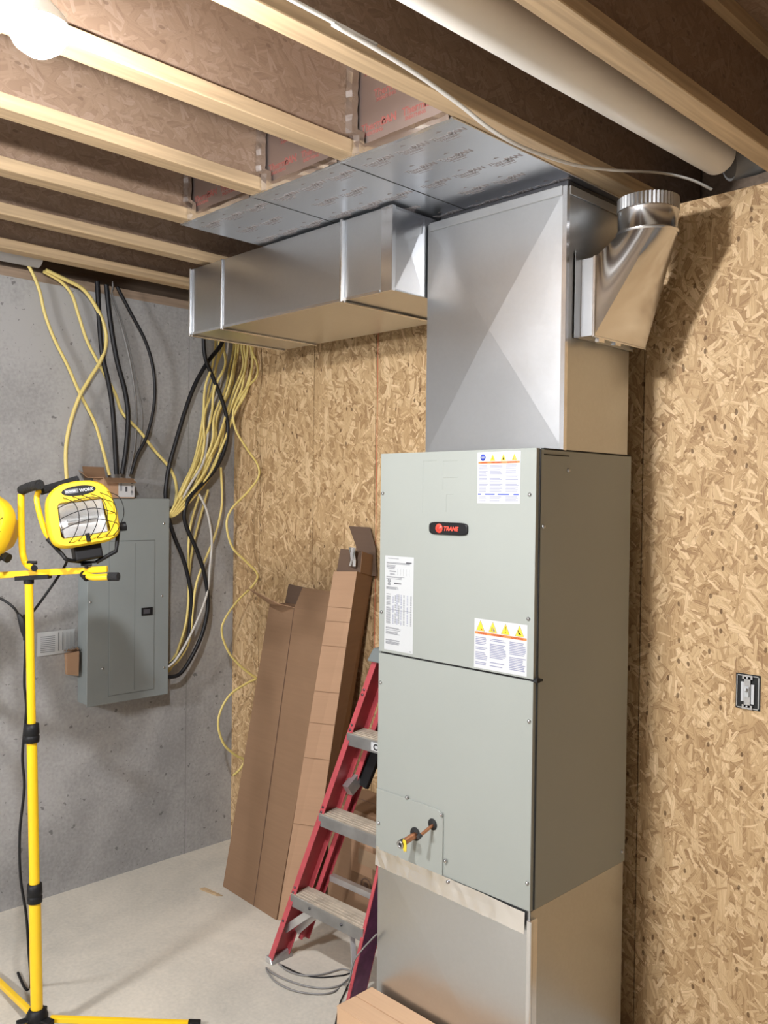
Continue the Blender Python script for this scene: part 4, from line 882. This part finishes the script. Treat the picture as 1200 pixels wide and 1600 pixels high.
b.bar(a_, c_, .0025, .0012, 'stamp', n_); b.build('seam_line', t)
b = MB(); fr = tr.lerp(tl, .0); m1 = tl.lerp(tr, .44)
b.slab([m1, fr, fr + Vector((0.0, .045, .085)), m1 + Vector((-.0, .045, .085))], (0, 1, 0), .003, 'card')
b.build('upright_flap', t)
b = MB(); b.slab([tl + Vector((0, .0, 0)), m1, m1 + Vector((-.02, -.07, .02)), tl + Vector((-.09, -.07, .075))], (0, 0, 1), .003, 'card_light')
b.build('open_flap', t)
b = MB(); b.slab([tl + Vector((0, .088, 0)), m1 + Vector((0, .088, 0)), m1 + Vector((0, .10, .075)), tl + Vector((0.01, .10, .085))], (0, 1, 0), .003, 'card_dark')
b.build('rear_flap', t)
# tall narrow box
t = empty('cardboard_box', (-2.76, 2.3, 0), 'tall narrow brown cardboard box with a torn open top, leaning behind the ladder', 'box')
tl = at(521, 893, 1, 2.34); tr = at(558, 893, 1, 2.40); bl = Vector((br.x + .004, 2.20, 0)); brr = bl + Vector((.105, .062, 0))
b = MB(); P0, P1, P2, P3 = bl, brr, tr, tl
bk = Vector((-.068, .135, 0)); sr_b = P1 + bk; sr_t = at(582, 900, 1, 2.535); bt = sr_t - P2
V = [P0, P1, sr_b, P0 + bk, P3, P2, sr_t, P3 + bt]
b.add(V, [(0, 1, 5, 4)], 'card_light'); b.add(V, [(0, 3, 2, 1), (1, 2, 6, 5), (2, 3, 7, 6), (3, 0, 4, 7)], 'card')  # lit front and shaded sides painted in as two cardboard tones
b.build('box_body', t, .001, 1)
nn = (P1 - P0).cross(P3 - P0).normalized(); nn = -nn if nn.y > 0 else nn
b = MB()
for f in (.28, .47, .57, .66, .79, .86, .90):
    a_ = P0.lerp(P3, f) + nn * .0006; c_ = P1.lerp(P2, f - .004) + nn * .0006; b.bar(a_, c_, .0016, .0008, 'card', nn)
b.build('crease_lines', t)
b = MB(); q = bt * .18
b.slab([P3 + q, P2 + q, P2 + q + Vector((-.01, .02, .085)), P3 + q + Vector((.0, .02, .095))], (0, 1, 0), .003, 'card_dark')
b.build('front_flap', t)
b = MB()
b.slab([P2 + q, sr_t, sr_t + Vector((.004, .0, .085)), P2 + q + Vector((0.004, .005, .085))], (1, 0, 0), .003, 'card')
b.build('side_flap', t)
b = MB(); q1 = at(545, 822, 1, 2.52); q2 = at(578, 824, 1, 2.53); q3 = at(586, 855, 1, 2.53); q4 = at(556, 853, 1, 2.52)
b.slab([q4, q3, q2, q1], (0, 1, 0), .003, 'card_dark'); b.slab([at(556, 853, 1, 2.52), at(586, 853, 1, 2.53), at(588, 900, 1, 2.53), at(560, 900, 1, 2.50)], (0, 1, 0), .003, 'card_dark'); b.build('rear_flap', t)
b = MB(); c_ = P2 + Vector((-.025, -.003, .05)); V = []
for i in range(4):
    for j in range(4): V.append(c_ + Vector((i * .012 - .018 + random.uniform(-.003, .003), random.uniform(-.006, 0), j * .025 - .03)))
b.add(V, [(i * 4 + j, i * 4 + j + 1, i * 4 + j + 5, i * 4 + j + 4) for i in range(3) for j in range(3)], 'foil'); o = b.build('torn_tape', t); sd = o.modifiers.new('s', 'SOLIDIFY'); sd.thickness = .001
# carton behind the ladder
t = empty('cardboard_box', (-2.35, 2.4, 0), 'brown taped cardboard carton with a round printed mark, standing behind the ladder', 'box')
cx0, cx1, cy0, cy1, cz = -2.64, -2.03, 2.33, 2.53, .50
b = MB(); b.box((cx0, cy0, .001), (cx1, cy1, cz), 'card'); b.build('box_body', t, .003, 2)
b = MB(); b.box((-2.50, cy0 - .001, .26), (-2.38, cy0 - .0002, .42), 'card_light'); b.box((-2.46, cy0 - .0014, .30), (-2.36, cy0 - .001, .36), 'ptape'); b.build('tape', t)
b = MB(); p = at(572, 1384, 1, cy0); b.lathe(p + Vector((0, -.0003, 0)), (0, -1, 0), [(.030, 0), (.030, .0005), (.024, .0005), (.024, 0)], 'stamp', 24); b.lathe(p + Vector((0, -.0003, 0)), (0, -1, 0), [(.013, 0), (.013, .0005), (0, .0005)], 'stamp', 16); b.build('round_mark', t)
b = MB(); b.box((cx0 + .02, (cy0 + cy1) / 2 - .002, cz + .0002), (cx1 - .02, (cy0 + cy1) / 2 + .002, cz + .001), 'stamp'); b.build('top_slit', t)
# low carton in front of the base
t = empty('cardboard_box', (-1.7, 1.87, 0), 'pale brown cardboard box lying on the floor against the galvanized base, at the bottom edge', 'box')
b = MB(); b.box((-1.985, 1.795, .001), (-1.15, 1.945, .152), 'card_pale'); b.build('box_body', t, .002, 1)
b = MB(); b.box((-1.985, 1.795, .1523), (-1.15, 1.872, .1553), 'card_pale'); b.box((-1.985, 1.8765, .1523), (-1.15, 1.945, .1553), 'card_pale'); b.build('top_flaps', t)

# ================================================================== STEPLADDER
LF, LT = Vector((-2.567, 1.975, .012)), Vector((-2.285, 2.222, 1.13))
RF, RT = Vector((-2.14, 1.985, .012)), Vector((-2.025, 2.225, 1.13))
t = empty('stepladder', (-2.35, 2.0, 0), 'red fibreglass stepladder with worn aluminium steps leaning closed beside the grey cabinet', 'ladder')
dL = (LT - LF).normalized(); dR = (RT - RF).normalized()
fn = Vector((0, -1, 0)); 
def channel(a, c, mt, mside, w_, d_, th, inner):   # front flange w_, depth d_ back; web on outer side
    b = MB(); a = Vector(a); c = Vector(c); X_ = Vector((1, 0, 0)) * inner; Y_2 = Vector((0, 1, -.22)).normalized()
    def pr(x0, x1, y0, y1, mt):
        P = []
        for e in (a, c):
            for x, y in ((x0, y0), (x1, y0), (x1, y1), (x0, y1)): P.append(e + X_ * x + Y_2 * y)
        b.hexa(P, mt)
    pr(0, w_, 0, th, mt); pr(0, th, th, d_, mside); pr(0, w_, d_, d_ + th, mt)
    return b
b = channel(LF, LT, 'fibre', 'fibre', .026, .075, .004, 1); b.build('front_rail', t, .001, 1)
b = channel(RF, RT, 'fibre', 'fibre_purple', .014, .075, .004, -1); tag(b.build('front_rail', t, .001, 1), 'front rail stained purple')
yb = Vector((0, .115, 0))
b = channel(LF + yb + Vector((.035, 0, .05)), LT + yb * .7 + Vector((.03, 0, -.02)), 'fibre', 'fibre', .022, .035, .004, 1); b.build('rear_rail', t, .001, 1)
b = channel(RF + yb + Vector((-.05, 0, .05)), RT + yb * .7 + Vector((-.03, 0, -.02)), 'fibre', 'fibre', .022, .035, .004, -1); b.build('rear_rail', t, .001, 1)
def lp(z, A, B): return A.lerp(B, (z - A.z) / (B.z - A.z))
for k, z in enumerate((.262, .562, .862)):
    a = lp(z, LF, LT) + Vector((.006, 0, 0)); c = lp(z, RF, RT) + Vector((-.006, 0, 0))
    st = MB(); dp = .085; h = .045
    A0 = a + Vector((0, -.006, 0)); C0 = c + Vector((0, -.006, 0)); back = Vector((0, dp, .0)); dn = Vector((0, 0, -h))
    # chamfered top plate, front lip, rear lip
    st.add([A0 + dn, C0 + dn, C0 + Vector((0, 0, -.004)), A0 + Vector((0, 0, -.004)), C0 + Vector((-.02, .0, 0)), A0 + Vector((.03, 0, 0))], [(0, 1, 2, 3), (3, 2, 4, 5)], 'alu')
    st.slab([A0 + dn, C0 + dn, C0, A0], (0, 1, 0), .003, 'alu')
    st.slab([A0 + Vector((0, 0, -.003)), C0 + Vector((0, 0, -.003)), C0 + back, A0 + back], (0, 0, 1), .003, 'alu_dusty')
    for j in range(5): y_ = .012 + j * .015; st.bar(A0 + Vector((.01, y_, .0015)), C0 + Vector((-.01, y_, .0015)), .004, .003, 'alu_dusty')
    st.slab([A0 + back + dn, C0 + back + dn, C0 + back, A0 + back], (0, -1, 0), .003, 'alu')
    o = st.build('step', t)
    for A, e in ((LF, LT), (RF, RT)):
        pass
    if k == 0:
        for f in (.28, .72):
            b = MB(); p = (A0 + dn).lerp(C0 + dn, f) + Vector((0, -.0005, h * .55)); b.lathe(p, (0, -1, 0), [(.005, 0), (.005, .003), (0, .004)], 'darksteel', 8); b.build('bolt', t)
    if k == 2:
        b = MB(); p = (A0 + dn).lerp(C0 + dn, .44) + Vector((0, -.0012, .008))
        ux = (C0 - A0).normalized()
        b.slab([p, p + ux * .05, p + ux * .05 + Vector((0, 0, .03)), p + Vector((0, 0, .03))], (0, -1, 0), .0006, 'white')
        b.text('C', .03, p + ux * .012 + Vector((0, -.0012, .004)), ux, (0, 0, 1), 'black', .0003, .001)
        p = p + ux * .06; b.slab([p, p + ux * .03, p + ux * .03 + Vector((0, 0, .03)), p + Vector((0, 0, .03))], (0, -1, 0), .0006, 'white')
        b.text('A', .028, p + ux * .005 + Vector((0, -.0012, .004)), ux, (0, 0, 1), 'black', .0003, .001)
        b.build('step_label', t)
for z in (.16, .285, .585, .89, 1.02):
    for dz in (0, -.018):
        b = MB(); p = lp(z + dz, LF, LT) + Vector((.012, -.001, 0)); b.lathe(p, (0, -1, 0), [(.005, 0), (.0045, .002), (0, .003)], 'darksteel', 8); b.build('rivet', t)
        if z == .16: break
# gusset braces, feet, rear rung, spreader, cap
z = .22; a = lp(z, LF, LT)
b = MB(); b.bar(lp(.115, LF, LT) + Vector((.008, .03, 0)), a + Vector((.12, .035, .01)), .006, .026, 'alu', (0, 0, 1)); b.build('brace', t)
b = MB(); b.bar(lp(.10, LF, LT) + Vector((.03, .075, 0)), a + Vector((.13, .075, .01)), .006, .024, 'alu', (0, 0, 1)); b.build('brace', t)
c = lp(z, RF, RT)
b = MB(); b.bar(lp(.06, RF, RT) + Vector((-.012, .03, 0)), c + Vector((-.085, .03, .0)), .016, .016, 'alu', (0, 0, 1)); b.build('brace', t)
for p, s_ in ((LF, 1), (RF, -1)):
    b = MB(); q = Vector((p.x, p.y, .001))
    b.hexa([q + Vector((-.006 * s_, -.006, 0)), q + Vector((.034 * s_, -.006, 0)), q + Vector((.034 * s_, .095, 0)), q + Vector((-.006 * s_, .095, 0)), q + Vector((-.006 * s_, -.004, .022)), q + Vector((.02 * s_, -.004, .018)), q + Vector((.02 * s_, .095, .03)), q + Vector((-.006 * s_, .095, .03))], 'alu'); b.build('foot', t, .002, 1)
b = MB(); p0 = lp(.30, LF, LT) + Vector((.06, .13, 0)); p1 = lp(.30, RF, RT) + Vector((-.06, .13, 0)); b.bar(p0, p1, .022, .022, 'alu'); b.build('rear_rung', t)
b = MB(); p0 = lp(.62, LF, LT) + Vector((.05, .07, .02)); b.bar(p0, p0 + Vector((.0, .05, .035)), .03, .045, 'alu'); b.build('hinge_bracket', t)
b = MB(); q0 = lp(.62, LF, LT) + Vector((.075, .125, .03)); q1 = lp(.85, LF, LT) + Vector((.075, .125, .0)); b.bar(q0, q1, .045, .02, 'black', (0, 1, 0)); b.build('spreader', t, .002, 1)
b = MB(); x0, x1 = LT.x - .012, RT.x + .012
b.hexa([(x0, LT.y - .02, 1.125), (x1, LT.y - .02, 1.125), (x1, LT.y + .15, 1.125), (x0, LT.y + .15, 1.125), (x0 + .02, LT.y - .005, 1.175), (x1 - .01, LT.y - .005, 1.175), (x1 - .01, LT.y + .14, 1.175), (x0 + .02, LT.y + .14, 1.175)], 'cap_grey'); b.build('top_cap', t, .006, 2)

# loose wire coil on the floor
def floorpts(px, z=.006): return [at(x, y, 2, z) for x, y in px]
b = MB()
P = floorpts([(435, 1505), (450, 1517), (475, 1524), (505, 1522), (535, 1514)]) + floorpts([(550, 1520), (545, 1528), (530, 1540), (505, 1544), (475, 1540), (445, 1530), (425, 1520), (416, 1512)]) + floorpts([(419, 1520), (432, 1535), (460, 1548), (495, 1553), (520, 1550), (538, 1538)])
P2_ = [at(545, 1535, 1, 1.95), at(552, 1505, 1, 1.95), at(565, 1485, 1, 1.94), at(588, 1460, 1, 1.945)]
b.tube(smooth(P + P2_, 6), .0028, 'nm_grey', 6); o = b.build('wire'); tag(o, 'thin grey-brown wire lying in loops on the floor at the ladder foot', 'wire')
b = MB(); b.tube(smooth(floorpts([(440, 1508), (470, 1522), (500, 1527), (535, 1524), (548, 1522)], .004) + floorpts([(541, 1545), (532, 1565), (527, 1585), (523, 1605)], .004), 6), .0025, 'nm_black', 6); o = b.build('wire'); tag(o, 'second darker wire on the floor, running down towards the bottom edge beside the pale box', 'wire')
# wood splinter
b = MB(); p = at(312, 1390, 2, .001); q = at(338, 1400, 2, .001); b.hexa([p, q, q + Vector((.02, .02, 0)), p + Vector((.01, .02, 0)), p + Vector((0, 0, .006)), q + Vector((0, 0, .008)), q + Vector((.02, .015, .006)), p + Vector((.01, .02, .008))], 'lumber'); o = b.build('wood_splinter'); tag(o, 'small pale wood splinter lying on the bare concrete floor', 'debris')

# ================================================================== WORK LIGHT STAND
base = Vector((-2.712, 1.175, .06)); top = Vector((-2.757, 1.160, 1.435))
dep = 2.777
t = empty('work_light_stand', (base.x, base.y, 0), 'yellow telescoping tripod stand with black collars carrying two work lamps', 'light stand')
def pl(z): return base.lerp(top, (z - base.z) / (top.z - base.z))
b = MB(); b.tube([pl(.075), pl(.46)], .0185, 'yellow', 20); b.build('lower_tube', t)
b = MB(); b.tube([pl(.46), pl(.97)], .0158, 'yellow', 20); b.build('middle_tube', t)
b = MB(); b.tube([pl(.97), top], .0130, 'yellow', 20); b.build('upper_tube', t)
for z in (.455, .962):
    b = MB(); d = (top - base).normalized(); c = pl(z)
    b.lathe(c, d, [(.016, -.03), (.0225, -.03), (.0235, -.012), (.0215, -.010), (.0215, -.006), (.0235, -.004), (.0225, .028), (.015, .03)], 'black', 20); b.build('collar', t)
b = MB(); b.lathe(base, (0, 0, 1), [(0, -.035), (.03, -.035), (.034, -.02), (.034, .01), (.024, .03), (.0186, .03)], 'black', 12)
for an in (20, 140, 260):
    a = math.radians(an); b.bar(base + Vector((0, 0, -.01)), base + Vector((math.cos(a) * .06, math.sin(a) * .06, -.01)), .03, .028, 'black')
b.build('hub', t, .002, 1)
legR = at(190, 1603, 2, .02); dR_ = (legR - base); dR_.z = 0; dR_.normalize()
legL = at(-8, 1525, 2, .03); dL_ = (legL - base); dL_.z = 0; dL_.normalize()
d3 = -(dR_ + dL_); d3.z = 0; d3.normalize()
for d, ln in ((dR_, .5), (dL_, .5), (d3, .5)):
    b = MB(); s0 = base + d * .04 + Vector((0, 0, -.006)); e = base + d * ln; e.z = .014
    b.bar(s0, e, .018, .018, 'yellow'); lo = b.build('leg', t, .003, 2)
    b = MB(); b.bar(e - (e - s0).normalized() * .03, e + (e - s0).normalized() * .01, .022, .022, 'black'); b.build('rubber_foot', lo, .003, 2)
    b = MB(); m_ = s0.lerp(e, .35); b.bar(base + Vector((0, 0, -.03)) + d * .03, m_ + Vector((0, 0, -.006)), .006, .004, 'steel'); b.build('leg_brace', t)
# crossbar
c0 = atd(-70, 903, dep - .03); c0 = Vector((-2.99, .98, 1.455)); c1 = Vector((-2.62, 1.36, 1.478)); 
c0 = atd(-75, 903, dep); c1 = atd(168, 889, dep)
b = MB(); b.bar(c0, c1, .02, .020, 'yellow'); b.build('crossbar', t, .003, 2)
b = MB(); m0 = atd(26, 902, dep); m1 = atd(78, 899, dep); b.bar(m0 + Vector((0, 0, -.003)), m1 + Vector((0, 0, -.003)), .034, .014, 'black')
b.tube([atd(45, 900, dep), atd(45, 912, dep)], .016, 'black', 12); b.build('crossbar_clamp', t)
IR = Vector((RGT.x, RGT.y, 0)).normalized(); TC = Vector((-FWD.x, -FWD.y, 0)).normalized()   # along the picture, towards the lens
def lamp(hc, yaw, tilt, roll, label, stub, grip=True):
    """hc: centre of the lamp face"""
    n = (TC * math.cos(yaw) + IR * math.sin(yaw)) * math.cos(tilt) + Vector((0, 0, 1)) * math.sin(tilt); n.normalize()
    r = Vector((0, 0, 1)).cross(n).normalized(); u = n.cross(r)
    r2 = r * math.cos(roll) + u * math.sin(roll); u2 = -r * math.sin(roll) + u * math.cos(roll)
    T = Matrix.Identity(4)
    for i in range(3): T[i][0] = r2[i]; T[i][1] = u2[i]; T[i][2] = n[i]; T[i][3] = hc[i]
    t = empty('work_lamp', hc, label, 'work lamp', 'yellow work lamps on the stand')
    W, H = .106, .092
    def outline(sx, sy, z, n=48):
        P = []
        for k in range(n):
            a = 2 * math.pi * k / n; c_, s_ = math.cos(a), math.sin(a)
            x = sx * math.copysign(abs(c_) ** .42, c_); y = sy * math.copysign(abs(s_) ** .42, s_)
            if y > 0: y *= 1 + .20 * (1 - (x / sx) ** 2); x *= 1 - .10 * (y / sy)
            P.append((x, y, z))
        return P
    N_ = 48
    b = MB(T)
    def inner(sx, sy, z):
        P = []
        for k in range(N_):
            a = 2 * math.pi * k / N_; c_, s_ = math.cos(a), math.sin(a)
            x = sx * math.copysign(min(1, abs(c_) ** .18), c_); y = -.008 + sy * math.copysign(min(1, abs(s_) ** .18), s_)
            P.append((x * (1 - .06 * (y / sy)), y, z))
        return P
    V = outline(W * .93, H * .93, -.045) + outline(W, H, -.03) + outline(W, H, .006) + outline(W * .95, H * .95, .014) + inner(W * .70, H * .62, .014) + inner(W * .67, H * .59, .004)
    b.add(V, [(L * N_ + k, L * N_ + (k + 1) % N_, (L + 1) * N_ + (k + 1) % N_, (L + 1) * N_ + k) for L in range(5) for k in range(N_)], 'yellow_pl', True)
    o = b.build('housing', t); es = o.modifiers.new('es', 'EDGE_SPLIT'); es.split_angle = math.radians(40)
    b = MB(T)   # rear body, tapered
    V = outline(W * .93, H * .93, -.045) + outline(W * .8, H * .72, -.065) + outline(W * .62, H * .5, -.115)
    b.add(V, [(L * N_ + k, L * N_ + (k + 1) % N_, (L + 1) * N_ + (k + 1) % N_, (L + 1) * N_ + k) for L in range(2) for k in range(N_)] + [tuple(range(2 * N_, 3 * N_))], 'yellow_pl', True)
    for k in range(5): b.box((-.055 + k * .024, -.045, -.12), (-.051 + k * .024, .045, -.075), 'yellow_pl')
    o = b.build('rear_body', t); es = o.modifiers.new('es', 'EDGE_SPLIT'); es.split_angle = math.radians(40)
    b = MB(T); V = []   # reflector trough
    for i in range(13):
        a = -1 + 2 * i / 12
        for x in (-.066, .066): V.append((x, -.008 + a * .052, -.032 + .034 * a * a))
    b.add(V, [(2 * i, 2 * i + 1, 2 * i + 3, 2 * i + 2) for i in range(12)], 'reflector', True)
    b.add([(-.066, -.06, .002), (-.066, .044, .002), (-.06, .036, -.028), (-.06, -.052, -.028)], [(0, 1, 2, 3)], 'reflector'); b.add([(.066, -.06, .002), (.066, .044, .002), (.06, .036, -.028), (.06, -.052, -.028)], [(0, 1, 2, 3)], 'reflector')
    b.tube([(-.045, -.008, -.012), (.045, -.008, -.012)], .005, 'white', 10); b.build('reflector', t)
    b = MB(T); b.box((-.072, -.065, .003), (.072, .049, .006), 'glass'); b.build('lens', t)
    b = MB(T)   # brand oval
    V = [(.052 * math.cos(a), .078 + .0155 * math.sin(a), .0155) for a in [2 * math.pi * k / 32 for k in range(32)]] + [(.052 * math.cos(a), .078 + .0155 * math.sin(a), .010) for a in [2 * math.pi * k / 32 for k in range(32)]]
    b.add(V, [tuple(range(32))] + [(k, (k + 1) % 32, 32 + (k + 1) % 32, 32 + k) for k in range(32)], 'black')
    b.text('WORK', .0135, (.002, .0735, .0158), (1, 0, 0), (0, 1, 0), 'white', .0003, .0004)
    b.box((-.042, .072, .0155), (-.002, .085, .0162), 'ink_mid'); b.text('POWER', .009, (-.040, .0755, .0166), (1, 0, 0), (0, 1, 0), 'white', .0002, .0003)
    b.build('brand_plate', t)
    b = MB(T)   # wire guard
    zf = .085
    for y in (-.045, -.012, .022): b.tube(smooth([(-.072, y + .01, .012), (-.03, y + .02, zf * .62), (.02, y + .02, zf), (.075, y, zf * .9), (.098, y, .012)], 4), .0013, 'black', 5)
    for x in (-.05, -.022, .006, .034, .062, .085): b.tube(smooth([(x - .008, -.078, .012), (x + .006, -.06, zf * .55), (x + .02, -.02, zf), (x + .018, .03, zf * .9), (x, .064, .012)], 4), .0013, 'black', 5)
    b.box((-.006, -.083, .012), (.006, -.058, .022), 'black'); b.build('wire_guard', t)
    b = MB(T); b.box((-.04, -.135, -.075), (.045, -.085, -.02), 'black'); b.build('junction_box', t, .006, 2)
    # yoke in room space
    L_ = T @ Vector((-W - .004, -.05, -.03)); R_ = T @ Vector((W + .004, -.05, -.03))
    foot = stub
    b = MB()
    fl = foot - IR * .022 + Vector((0, 0, .016)); frr = foot + IR * .022 + Vector((0, 0, .016))
    kl = T @ Vector((-W * .62, -.125, -.02)); kr = T @ Vector((W * .78, -.125, -.01))
    b.tube(smooth([L_, L_.lerp(kl, .75), kl, fl], 4), .0065, 'black', 8); b.tube([R_, R_.lerp(kr, .75), kr, frr], .0065, 'black', 8)
    b.bar(fl, frr, .02, .006, 'black'); b.build('yoke', t)
    b = MB(); b.tube([R_ - r2 * .012, R_ + r2 * .004, R_ + r2 * .005, R_ + r2 * .022], [.006, .006, .014, .015], 'black', 14); b.build('side_knob', t)
    # frame tube with foam grip above, lower stub with cap
    if not grip: return t
    b = MB(); g0 = T @ Vector((-W * .95, .105, -.075)); g1 = T @ Vector((W * .25, .128, -.085)); lo_ = T @ Vector((-W * .98, -.02, -.075))
    b.tube(smooth([T @ Vector((-W * .8, -.06, -.07)), lo_, T @ Vector((-W * 1.05, .07, -.075)), g0, g0.lerp(g1, .12)], 6), .0088, 'yellow', 12); b.build('frame_tube', t)
    b = MB(); b.tube([g0.lerp(g1, .05), g1], .0135, 'foam', 14); b.build('foam_grip', t)
    return t
foot = atd(140, 886, dep)
lamp(atd(129, 806, dep - .05), math.radians(30), math.radians(10), math.radians(9), 'yellow caged work lamp with glass front, on the right end of the crossbar', foot)
footL = atd(-45, 896, dep)
lamp(atd(-36, 822, dep - .05), math.radians(-16), math.radians(8), math.radians(-22), 'yellow work lamp cut by the left edge, on the left end of the crossbar', footL, False)
# hooked hanger tube between the lamps and right lower stub (parts of the stand)
b = MB(); hd = dep
b.tube(smooth([atd(33, 772, hd), atd(33, 800, hd), atd(34, 840, hd), atd(36, 868, hd), atd(42, 882, hd), atd(52, 888, hd - .03)], 5), .0105, 'yellow', 14); hk = b.build('hanger_tube', t)
b = MB(); b.tube([atd(34, 766, hd), atd(46, 761, hd - .03), atd(62, 757, hd - .08)], .0155, 'foam', 16); b.build('foam_grip', hk)
b = MB(); b.tube([atd(53, 887, hd - .035), atd(54, 888, hd - .055)], .0095, 'black', 12); b.build('end_cap', hk)
b = MB(); k0 = atd(50, 879, hd - .01); b.tube([k0 - IR * .015, k0 + IR * .015], .0055, 'black', 10); b.tube([k0, k0 + Vector((0, 0, -.014))], .006, 'black', 10); b.build('wing_knob', t)
b = MB(); k0 = atd(135, 882, dep - .015); b.tube([k0 - IR * .016, k0 + IR * .016], .0055, 'black', 10); b.tube([k0, k0 + Vector((0, 0, -.012))], .006, 'black', 10); b.build('wing_knob', t)
b = MB(); b.tube(smooth([atd(133, 897, dep - .02), atd(145, 902, dep - .035), atd(176, 901, dep - .05)], 4), .0105, 'yellow', 14); lo = b.build('lower_stub', t)
b = MB(); b.tube([atd(170, 901, dep - .05), atd(185, 901, dep - .055)], .0135, 'foam', 14); b.tube([atd(130, 897, dep - .01), atd(136, 903, dep - .03)], .012, 'black', 12); b.build('end_cap', lo)
# cords
b = MB(); b.tube(smooth([atd(106, 874, dep), atd(98, 890, dep + .02), atd(80, 917, dep + .03), atd(62, 942, dep + .03), atd(52, 955, dep + .03)], 5), .0042, 'black', 8); o = b.build('power_cord'); tag(o, 'short black cord running from the right work lamp down behind the pole', 'cord')
b = MB(); b.tube(smooth([atd(-30, 925, dep), atd(0, 935, dep), atd(20, 948, dep), atd(30, 962, dep + .01)], 5), .0042, 'black', 8)
b.tube([atd(29, 960, dep + .01), atd(34, 968, dep + .01), atd(38, 985, dep + .01), atd(40, 998, dep + .01)], [.006, .012, .012, .006], 'black', 12)
b.tube([atd(41, 960, dep + .04), atd(41, 1000, dep + .04)], [.010, .010], 'black', 10)
b.tube(smooth([atd(40, 996, dep + .01), atd(39, 1030, dep + .02), atd(38, 1070, dep + .02), atd(41, 1110, dep + .02), atd(35, 1180, dep + .02), atd(38, 1230, dep + .02), atd(31, 1300, dep + .02), atd(32, 1370, dep + .03), atd(41, 1430, dep + .04), atd(45, 1490, dep + .05), at(48, 1540, 2, .012), at(40, 1545, 2, .006), at(28, 1520, 2, .006)], 6), .0045, 'black', 8)
o = b.build('power_cord'); tag(o, 'long black cord with a plug, hanging down along the yellow pole to the floor', 'cord')

# ================================================================== BULBS
def bulb(pos, glow, label, k=1.0):
    t = empty('ceiling_bulb', pos + Vector((0, 0, .09)), label, 'light bulb')
    b = MB(); b.lathe(pos, (0, 0, 1), [(0, -.040 * k), (.016 * k, -.037 * k), (.030 * k, -.027 * k), (.038 * k, -.012 * k), (.040 * k, .0)], glow, 20); b.lathe(pos, (0, 0, 1), [(.0402 * k, .0), (.036 * k, .016), (.024, .038), (.0145, .052)], 'porcelain', 20); b.build('bulb', t)
    b = MB(); b.lathe(pos, (0, 0, 1), [(.0144, .052), (.018, .054), (.024, .062), (.05, .082), (.055, .092), (.055, .104), (0, .104)], 'porcelain', 24); b.build('lampholder', t)
    b = MB(); zz = (ZJ - .0005 + pos.z + .104) / 2; hh = ZJ - .0005 - pos.z - .104; b.bar((pos.x - .35, pos.y, zz), (pos.x + .14, pos.y, zz), .09, hh, 'lumber'); b.build('mounting_block', t)
    return t
bulb(BULB_POS, 'bulbglow', 'glaring lit bulb on the ceiling at the top left', 1.25)
bulb(BULB2_POS, 'bulbglow2', 'lit ceiling bulb outside the photo, above the viewer')
bulb(FILL_POS, 'fillglow', 'wide added fill lamp, unseen, far behind the viewer', 5.5)  # added fill light, built from the same parts as the bulbs
